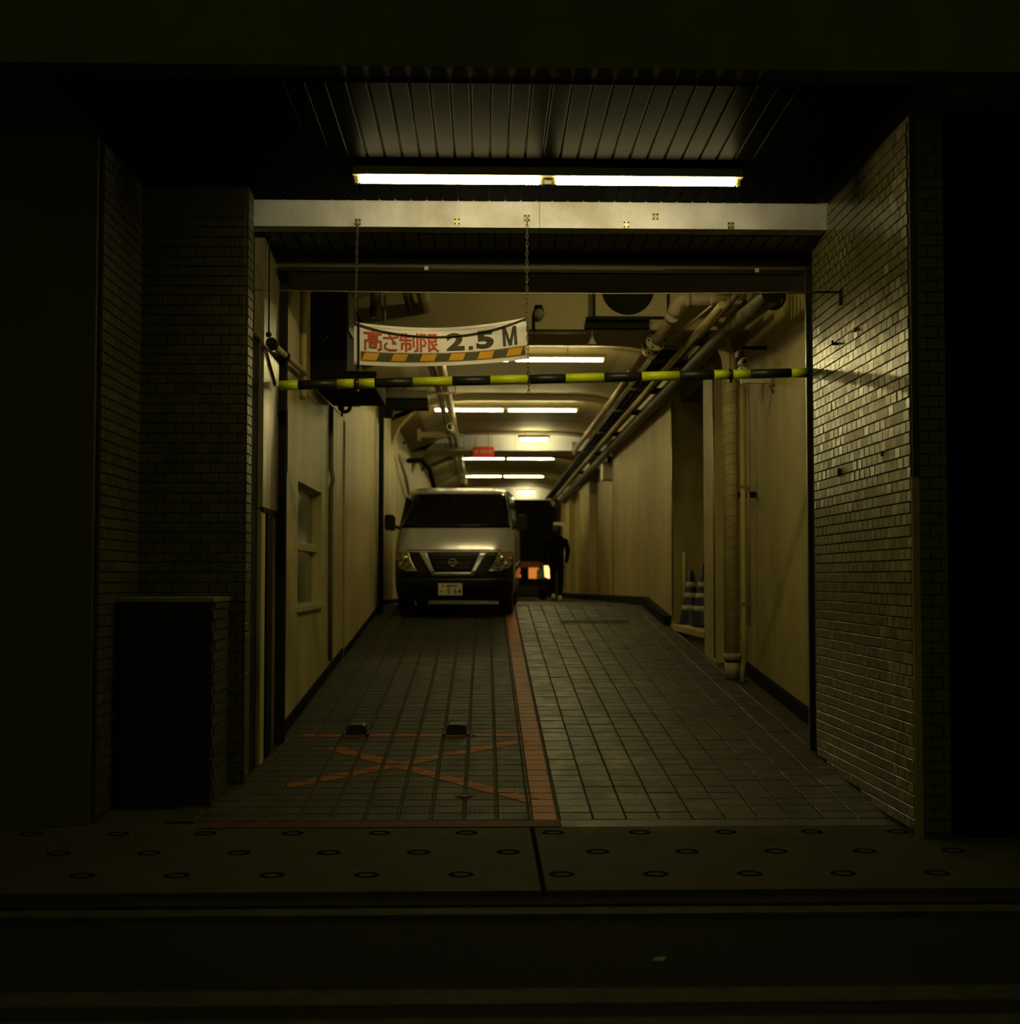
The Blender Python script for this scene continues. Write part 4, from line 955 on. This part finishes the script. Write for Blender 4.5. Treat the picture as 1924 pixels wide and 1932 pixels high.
# ------------------------------------------------------------------ cones in the alcove
def cone(x, y, h, label):
    t = empty('traffic_cone', (x, y, 0.842)); tag(t, label, 'traffic cone', 'navy traffic cones in the alcove')
    rb, rt = 0.155, 0.035
    def r(z): return rb + (rt - rb) * z / h
    bx('base', m_coneb, t, -0.19, 0.19, -0.19, 0.19, 0.0, 0.035, bevel=0.008)
    MB().lathe([(r(0.035), 0.035), (r(h), h), (r(h) * 0.7, h + 0.008), (0.0001, h + 0.008)], n=28).build('cone_body', m_coneb, t)
    for z0 in (0.20, 0.36, 0.50):
        MB().lathe([(r(z0) + 0.001, z0), (r(z0) + 0.003, z0 + .002), (r(z0 + 0.058) + 0.003, z0 + 0.056), (r(z0 + 0.058) + 0.001, z0 + 0.058)], n=28).build('white_band', m_conew, t)
cone(2.668, 18.18, 0.70, 'navy cone with white bands, left one in the alcove')
cone(2.76, 17.72, 0.78, 'taller navy cone with white bands, right one in the alcove')

# ------------------------------------------------------------------ van
VY = 19.42; vz0 = 0.915
van = empty('van', (-0.445, VY, vz0), (0.033, 0, -math.radians(2.6))); tag(van, 'silver cab-over van parked nose outward in the left lane', 'van')
ZP = [(0.225, 0.10, 0.79), (0.30, 0.045, 0.815), (0.42, 0.008, 0.83), (0.60, 0.0, 0.835), (0.75, 0.025, 0.835), (0.88, 0.06, 0.832), (0.93, 0.085, 0.83), (1.02, 0.15, 0.828), (1.10, 0.225, 0.825), (1.17, 0.31, 0.82),
      (1.23, 0.385, 0.815), (1.35, 0.50, 0.80), (1.50, 0.65, 0.775), (1.65, 0.80, 0.745), (1.72, 0.885, 0.73), (1.765, 0.98, 0.715), (1.80, 1.12, 0.69), (1.825, 1.32, 0.64)]
def vprof(z):
    if z <= ZP[0][0]: return ZP[0][1:]
    for a, b_ in zip(ZP, ZP[1:]):
        if a[0] <= z <= b_[0]:
            t = (z - a[0]) / (b_[0] - a[0]); return (a[1] + (b_[1] - a[1]) * t, a[2] + (b_[2] - a[2]) * t)
    return ZP[-1][1:]
VL = 4.65
def VF(s, z, off=0.0):
    yf, wd = vprof(z)
    a = abs(s)
    return Vector((wd * s * (1 + 0.0 * off), yf + 0.10 * a ** 2 + 0.26 * a ** 7 - off, z))
# body shell: slices
mb = MB(); NS = 28; slices = []
for z, yf, wd in ZP:
    ring = [VF(-1 + 2 * i / NS, z) for i in range(NS + 1)]
    yr = VL - (0.0 if z < 1.2 else 0.12 * (z - 1.2))
    right = [Vector((wd, y, z)) for y in (0.9, 1.6, 2.4, 3.4, yr - 0.1) if y > ring[-1].y + 0.05]
    while len(right) < 5: right.insert(0, ring[-1].lerp(right[0], 0.5))
    right.append(Vector((wd - 0.08, yr, z)))
    left = [Vector((-p.x, p.y, p.z)) for p in right[::-1]]
    slices.append(ring + right + left)
n = len(slices[0])
vs = [p for s_ in slices for p in s_]; fs = []
for j in range(len(slices) - 1):
    for i in range(n): fs.append((j * n + i, j * n + (i + 1) % n, (j + 1) * n + (i + 1) % n, (j + 1) * n + i))
top = (len(slices) - 1) * n
c0 = len(vs); vs.append(Vector((0, 2.9, 1.87)))
for i in range(n): fs.append((top + i, top + (i + 1) % n, c0))
fs.append(tuple(range(n - 1, -1, -1)))
mb.add(vs, fs, True); body = mb.build('body', m_silver, van)
def vpatch(name, poly_rows, off, mat, ns=16, parent=van, th=0.0):
    """poly_rows: list of (z, s0, s1)"""
    vs = []; fs = []
    for z, s0, s1 in poly_rows:
        for i in range(ns + 1): vs.append(VF(s0 + (s1 - s0) * i / ns, z, off))
    for j in range(len(poly_rows) - 1):
        for i in range(ns):
            a = j * (ns + 1) + i; fs.append((a, a + 1, a + ns + 2, a + ns + 1))
    mb = MB().add(vs, fs, True)
    m_ = len(vs); cnt = len(poly_rows)
    bvs = [v + Vector((0, off * 0.9 + 0.002, 0)) for v in vs]; mb.add(bvs, [f[::-1] for f in fs], True)
    o_ = len(mb.v) - 2 * m_
    edge = [i for i in range(ns + 1)] + [j * (ns + 1) + ns for j in range(1, cnt)] + [(cnt - 1) * (ns + 1) + i for i in range(ns - 1, -1, -1)] + [j * (ns + 1) for j in range(cnt - 2, 0, -1)]
    for a, b_ in zip(edge, edge[1:] + edge[:1]): mb.f.append([a + o_, b_ + o_, b_ + m_ + o_, a + m_ + o_]); mb.sm.append(False)
    return mb.build(name, mat, parent)
def zr(z0, z1, n, f): return [(z0 + (z1 - z0) * i / n,) + f(i / n) for i in range(n + 1)]
ws = vpatch('windshield', zr(1.235, 1.725, 10, lambda t: (-0.955 + 0.015 * t, 0.955 - 0.015 * t)), 0.012, m_carglass, 24)
for s0, s1 in ((-0.62, -0.02), (0.05, 0.66)):
    tb('wiper', m_carblk, ws, [VF(s0 + (s1 - s0) * i / 6, 1.245 + 0.03 * i / 6, 0.022) for i in range(7)], 0.008, 6)
vpatch('front_fascia', zr(0.235, 0.895, 12, lambda t: (-0.995, 0.995)), 0.006, m_carblk, 32)
bp_ = vpatch('bumper', zr(0.24, 0.53, 8, lambda t: (-0.97, 0.97)), 0.030, m_carblk, 32)
vpatch('hood_seam', zr(0.918, 0.928, 1, lambda t: (-0.80, 0.80)), 0.004, m_carblk, 24)
gr = vpatch('grille', zr(0.62, 0.885, 6, lambda t: (-0.29 - 0.15 * t, 0.29 + 0.15 * t)), 0.016, m_carblk, 16)
for k in range(3): vpatch('grille_bar', [(0.665 + k * 0.065, -0.29 - 0.04 * k, 0.29 + 0.04 * k), (0.677 + k * 0.065, -0.29 - 0.04 * k, 0.29 + 0.04 * k)], 0.024, m_carblk, 12, gr)
for s_ in (-1, 1):
    rws = zr(0.60, 0.892, 6, lambda t: (s_ * (0.295 + 0.145 * t), s_ * (0.355 + 0.215 * t)))
    vpatch('grille_trim', rws if s_ > 0 else [(z, b_, a) for z, a, b_ in rws], 0.030, m_silver, 4)
vpatch('grille_trim', [(0.572, -0.345, 0.345), (0.60, -0.355, 0.355), (0.618, -0.30, 0.30)], 0.030, m_silver, 12)
em = VF(0, 0.752, 0.034)
eb = MB().tube([(em.x + 0.050 * math.cos(a), em.y, em.z + 0.046 * math.sin(a)) for a in [k * 2 * PI / 24 for k in range(25)]], 0.007, 8).box(-0.070, 0.070, em.y - 0.008, em.y + 0.004, em.z - 0.012, em.z + 0.012).build('emblem', m_chrome, van)
for s_ in (-1, 1):
    rws = zr(0.64, 0.90, 8, lambda t: (s_ * (0.60 + 0.15 * t + 0.02 * math.sin(PI * t)), s_ * (0.93 + 0.055 * min(1, t * 2.2) - 0.24 * max(0, 0.22 - t))))
    hl = vpatch('headlamp', rws if s_ > 0 else [(z, b_, a) for z, a, b_ in rws], 0.020, m_lamp, 10)
    for (ss, zz, rr) in ((0.80, 0.80, 0.045), (0.87, 0.72, 0.032)):
        p = VF(s_ * ss, zz, 0.030); MB().lathe([(0.0001, -0.020), (rr * 0.7, -0.016), (rr, 0.0)], p, 16, 'y').build('reflector', m_chrome, hl)
    p = VF(s_ * 0.94, 0.79, 0.022); MB().lathe([(0.0001, -0.02), (0.028, -0.012), (0.034, 0.0)], p, 12, 'y').build('indicator', m_amber, hl)
    vpatch('lamp_trim', [(0.632, min(s_ * .58, s_ * .80), max(s_ * .58, s_ * .80)), (0.648, min(s_ * .60, s_ * .82), max(s_ * .60, s_ * .82))], 0.026, m_chrome, 6, hl)
    # mirrors
    base = VF(s_ * 0.985, 1.24, 0.0)
    mr_ = MB().prism([(s_ * 0.865, 1.19), (s_ * 1.0, 1.20), (s_ * 1.015, 1.26), (s_ * 1.01, 1.40), (s_ * 0.985, 1.425), (s_ * 0.89, 1.42), (s_ * 0.865, 1.38)], 'y', base.y - 0.14, base.y - 0.05).build('mirror', m_carblk, van, bevel=0.012)
    tb('mirror_arm', m_carblk, mr_, [(s_ * 0.88, base.y - 0.09, 1.26), (s_ * 0.80, base.y + 0.04, 1.22)], 0.022, 8)
    # side glass: front door and rear side windows
    for y0, y1, z0, z1 in ((1.02, 1.75, 1.22, 1.68), (1.95, 3.05, 1.22, 1.68), (3.2, 4.35, 1.22, 1.66)):
        def sx(z): return s_ * (vprof(z)[1] + 0.006)
        mb2 = MB().add([(sx(z0), y0 - (0.28 if y0 < 1.1 else 0), z0), (sx(z0), y1, z0), (sx(z1), y1, z1), (sx(z1), y0, z1),
                        (sx(z0) - s_ * .008, y0 - (0.28 if y0 < 1.1 else 0), z0), (sx(z0) - s_ * .008, y1, z0), (sx(z1) - s_ * .008, y1, z1), (sx(z1) - s_ * .008, y0, z1)],
                       [(0, 1, 2, 3), (7, 6, 5, 4), (0, 4, 5, 1), (1, 5, 6, 2), (2, 6, 7, 3), (3, 7, 4, 0)]).build('side_window', m_carglass, van)
    bx('side_moulding', m_carblk, van, min(s_ * 0.825, s_ * 0.845), max(s_ * 0.825, s_ * 0.845), 1.3, 4.3, 0.60, 0.68)
    bx('door_handle', m_carblk, van, min(s_ * 0.81, s_ * 0.842), max(s_ * 0.81, s_ * 0.842), 1.62, 1.80, 1.05, 1.09)
    tb('drip_rail', m_chrome, van, [VF(s_ * 0.99, 1.75, -0.02), (s_ * 0.725, 1.5, 1.765), (s_ * 0.725, 4.3, 1.765)], 0.012, 8)
    for wy in (0.78, 3.30):
        wh = empty('wheel', (s_ * 0.715, wy, 0.305)); wh.parent = van
        MB().lathe([(0.19, -0.09), (0.27, -0.098), (0.305, -0.07), (0.308, 0.0), (0.305, 0.07), (0.27, 0.098), (0.19, 0.09)], n=32, axis='x').build('tyre', m_rubber, wh)
        MB().lathe([(0.0001, 0.05 * s_), (0.06, 0.06 * s_), (0.15, 0.03 * s_), (0.19, 0.085 * s_), (0.195, 0.0), (0.19, -0.09 * s_)], n=28, axis='x').build('rim', m_steel, wh)
vpatch('roof_edge', zr(1.735, 1.775, 3, lambda t: (-0.97, 0.97)), 0.004, m_silver, 28)
bx('rear_bumper', m_carblk, van, -0.80, 0.80, VL - 0.02, VL + 0.10, 0.30, 0.52, bevel=0.02)
# number plate
np_ = empty('number_plate', (-0.03, -0.048, 0.385)); np_.parent = van
bx('plate', m_plate, np_, -0.165, 0.165, -0.004, 0.006, -0.0825, 0.0825)
pm_ = lambda u, v: Vector((-0.165 + 0.33 * u, -0.006, -0.0825 + 0.165 * v))
for k, (a, b_) in enumerate(((0.16, 0.22), (0.34, 0.43), (0.45, 0.53), (0.56, 0.60), (0.62, 0.66), (0.68, 0.72), (0.78, 0.82))):
    p0, p1 = pm_(a, 0.70), pm_(b_, 0.88); bx('small_mark', m_banblk, np_, p0.x, p1.x, -0.006, -0.004, p0.z, p1.z)
p0, p1 = pm_(0.06, 0.24), pm_(0.17, 0.42); MB().box(p0.x, p1.x, -0.006, -0.004, p0.z + .010, p0.z + .016).box(p0.x + .012, p0.x + .018, -.006, -.004, p0.z, p1.z).box(p1.x - .01, p1.x - .004, -.006, -.004, p0.z - .004, p1.z - .006).build('small_mark', m_banblk, np_)
p0, p1 = pm_(0.26, 0.30), pm_(0.30, 0.36); bx('plate_dot', m_banblk, np_, p0.x, p1.x, -0.006, -0.004, p0.z, p1.z)
for ch, a, b_ in (('5', 0.37, 0.50), ('6', 0.64, 0.77), ('4', 0.80, 0.95)):
    glyphs('plate_digit', ch, a, b_, 0.10, 0.58, m_banblk, 0.012, np_, pm_)

# ------------------------------------------------------------------ truck at the back
TY = 33.0; tz = zf(TY + 0.6)
tr = empty('truck', (0.72, TY, tz)); tag(tr, 'dark box truck seen from behind with orange lit tail', 'truck')
TW = 0.87
MB().prism([(-TW, 0.75), (TW, 0.75), (TW, 2.22), (TW - 0.06, 2.31), (TW - 0.18, 2.345), (-TW + 0.18, 2.345), (-TW + 0.06, 2.31), (-TW, 2.22)], 'y', 0.0, 3.2).build('cargo_box', m_truck, tr)
for s_ in (-1, 1):
    dd = bx('rear_door', m_truck, tr, min(0.012 * s_, s_ * (TW - 0.05)), max(0.012 * s_, s_ * (TW - 0.05)), -0.025, 0.0, 0.80, 2.24)
    tb('lock_rod', m_black, dd, [(s_ * 0.12, -0.04, 0.85), (s_ * 0.12, -0.04, 2.2)], 0.015, 8)
    for z in (0.95, 1.5, 2.05): bx('hinge', m_black, dd, s_ * (TW - 0.12) - 0.06, s_ * (TW - 0.12) + 0.06, -0.035, -0.025, z, z + 0.05)
    for y_ in (0.75,): 
        wh = MB().lathe([(0.12, -0.1), (0.24, -0.11), (0.29, -0.08), (0.295, 0), (0.29, 0.08), (0.24, 0.11), (0.12, 0.1), (0.0001, 0.05)], (s_ * 0.66, y_, 0.295), 24, 'x').build('wheel', m_rubber, tr)
bx('tailgate_bar', m_truckbar, tr, -TW + 0.02, TW - 0.30, -0.04, 0.0, 0.76, 0.90)
bx('bumper', m_truck, tr, -TW, TW, -0.08, 0.05, 0.34, 0.46)
bx('chassis', m_truck, tr, -0.4, 0.4, 0.0, 3.0, 0.40, 0.75)
bx('glow_panel', m_orglow, tr, 0.30, 0.545, -0.05, -0.03, 0.50, 0.755)
MB().prism([(0.66, 0.80), (0.76, 0.80), (0.845, 0.53), (0.815, 0.49), (0.68, 0.54)], 'y', -0.06, -0.03).build('lit_lamp', m_orglow2, tr)
for z, h in ((0.83, 0.05), (0.70, 0.075), (0.56, 0.10)): MB().lathe([(0.0001, -0.075), (h * 0.35, -0.07), (h * 0.5, -0.05), (h * 0.5, 0.0)], (0.07, 0, z), 16, 'y').build('tail_lamp', m_redglow, tr)
bx('lamp_bracket', m_black, tr, 0.57, 0.65, -0.05, 0.0, 0.46, 0.80)

# ------------------------------------------------------------------ person walking away
PX, PY = 1.53, 30.0; PZ = zf(PY)
per = empty('person', (PX, PY, PZ), (0, 0, 0)); tag(per, 'person in dark clothes and pale shoes walking away beside the truck', 'person')
def skin_mesh(name, pts, edges, mat, parent, root=0, sub=2):
    me = bpy.data.meshes.new(name); me.from_pydata([p[:3] for p in pts], edges, [])
    o = bpy.data.objects.new(name, me); COL.objects.link(o)
    o.modifiers.new('skin', 'SKIN'); o.modifiers['skin'].use_smooth_shade = True
    for i, p in enumerate(pts):
        sv = me.skin_vertices[0].data[i]; sv.radius = (p[3], p[4] if len(p) > 4 else p[3]); sv.use_root = (i == root)
    ss = o.modifiers.new('sub', 'SUBSURF'); ss.levels = sub; ss.render_levels = sub
    dg = bpy.context.evaluated_depsgraph_get(); m2 = bpy.data.meshes.new_from_object(o.evaluated_get(dg))
    bpy.data.objects.remove(o); bpy.data.meshes.remove(me)
    m2.name = name; m2.materials.clear(); m2.materials.append(mat)
    return link(name, m2, parent)
pts = [(0, 0, 0.82, .145, .11), (0, 0.0, 1.00, .15, .115), (0, 0.01, 1.18, .185, .13), (0, 0.02, 1.30, .17, .11), (0, 0.03, 1.38, .065, .065), (0, 0.05, 1.45, .075, .085), (0.0, 0.06, 1.54, .085, .10),
       # left leg
       (-0.085, 0.0, 0.74, .085), (-0.09, 0.05, 0.44, .062), (-0.075, -0.03, 0.09, .045),
       # right leg
       (0.085, 0.0, 0.74, .085), (0.085, 0.03, 0.44, .062), (0.075, 0.06, 0.10, .045),
       # left arm (carries the bag)
       (-0.185, 0.02, 1.27, .070), (-0.245, 0.05, 1.06, .058), (-0.285, 0.10, 0.90, .044), (-0.30, 0.12, 0.84, .032),
       # right arm
       (0.19, 0.02, 1.27, .070), (0.245, 0.03, 1.06, .058), (0.215, 0.10, 0.86, .044), (0.205, 0.12, 0.79, .032)]
ed = [(0, 1), (1, 2), (2, 3), (3, 4), (4, 5), (5, 6), (0, 7), (7, 8), (8, 9), (0, 10), (10, 11), (11, 12), (3, 13), (13, 14), (14, 15), (15, 16), (3, 17), (17, 18), (18, 19), (19, 20)]
skin_mesh('body', pts, ed, m_cloth, per)
hr = MB().lathe([(0.0001, 0.115), (0.055, 0.10), (0.092, 0.06), (0.104, 0.0), (0.098, -0.06), (0.075, -0.105), (0.05, -0.12)], (0, 0.035, 1.515), 20).build('hair', m_hair, per)
hood = MB().lathe([(0.07, 0.05), (0.11, 0.03), (0.125, -0.01), (0.11, -0.05), (0.07, -0.07)], (0, 0.0, 1.36), 20).build('hood', m_cloth, per)
for hx, hy, hz in ((-0.303, 0.125, 0.825), (0.203, 0.125, 0.775)):
    hp = [(hx, hy, hz, .026), (hx, hy, hz - 0.05, .032, .018)]; he = [(0, 1)]
    for k in range(4):
        dy = -0.027 + 0.018 * k; ln = (0.05, 0.062, 0.06, 0.046)[k]
        hp += [(hx, hy + dy, hz - 0.09, .009), (hx + 0.006, hy + dy + 0.006, hz - 0.09 - ln * 0.55, .0085), (hx + 0.02, hy + dy + 0.01, hz - 0.09 - ln, .0075)]
        b0 = len(hp) - 3; he += [(1, b0), (b0, b0 + 1), (b0 + 1, b0 + 2)]
    hp += [(hx, hy + 0.035, hz - 0.05, .010), (hx + 0.01, hy + 0.055, hz - 0.085, .0085)]; he += [(1, len(hp) - 2), (len(hp) - 2, len(hp) - 1)]
    skin_mesh('hand', hp, he, m_skin, per, 0, 1)
    MB().tube([(hx, hy, hz + 0.012), (hx, hy, hz - 0.008)], 0.036, 12).build('cuff', m_shoe if hx > 0 else m_cloth, per)
for fx, fy, up_, rx_ in ((-0.075, -0.03, 0.03, 0.5), (0.075, 0.06, 0.0, 0.0)):
    sh = MB().add(*(lambda prof_: ([(x_ * wv, y_, z_) for (y_, z0_, z1_, wv) in prof_ for (x_, z_) in ((-1, z0_), (-1, (z0_ + z1_) / 2), (-0.6, z1_), (0.6, z1_), (1, (z0_ + z1_) / 2), (1, z0_))],
         [(j * 6 + i, j * 6 + (i + 1) % 6, j * 6 + 6 + (i + 1) % 6, j * 6 + 6 + i) for j in range(len(prof_) - 1) for i in range(6)] + [tuple(range(6)), tuple(range(len(prof_) * 6 - 1, len(prof_) * 6 - 7, -1))]))(
        [(-0.085, 0.01, 0.09, 0.030), (-0.06, 0.0, 0.11, 0.040), (0.02, 0.0, 0.10, 0.042), (0.10, 0.0, 0.06, 0.046), (0.16, 0.0, 0.045, 0.040), (0.185, 0.01, 0.03, 0.022)]), smooth=True).build('shoe', m_shoe, per)
    sh.location = (fx, fy, up_ + 0.002); sh.rotation_euler = (-0.25 if up_ else 0, 0, 0)
bg = empty('shopping_bag', (PX - 0.285, PY, PZ + 0.70 - 0.04)); tag(bg, 'patterned bag held in the left hand of the walking person', 'bag')
MB().prism([(-0.085, 0.0), (0.085, 0.0), (0.075, 0.20), (0.03, 0.235), (-0.04, 0.23), (-0.075, 0.20)], 'y', -0.07, 0.05).build('bag_body', m_bag, bg, bevel=0.012)
bg.location = (PX - 0.34, PY + 0.15, PZ + 0.46)
tb('strap', m_cloth, bg, [(-0.04, 0, 0.22), (0.0, 0, 0.28), (0.04, 0.0, 0.22)], 0.008, 6)

print('objects', len(bpy.data.objects))
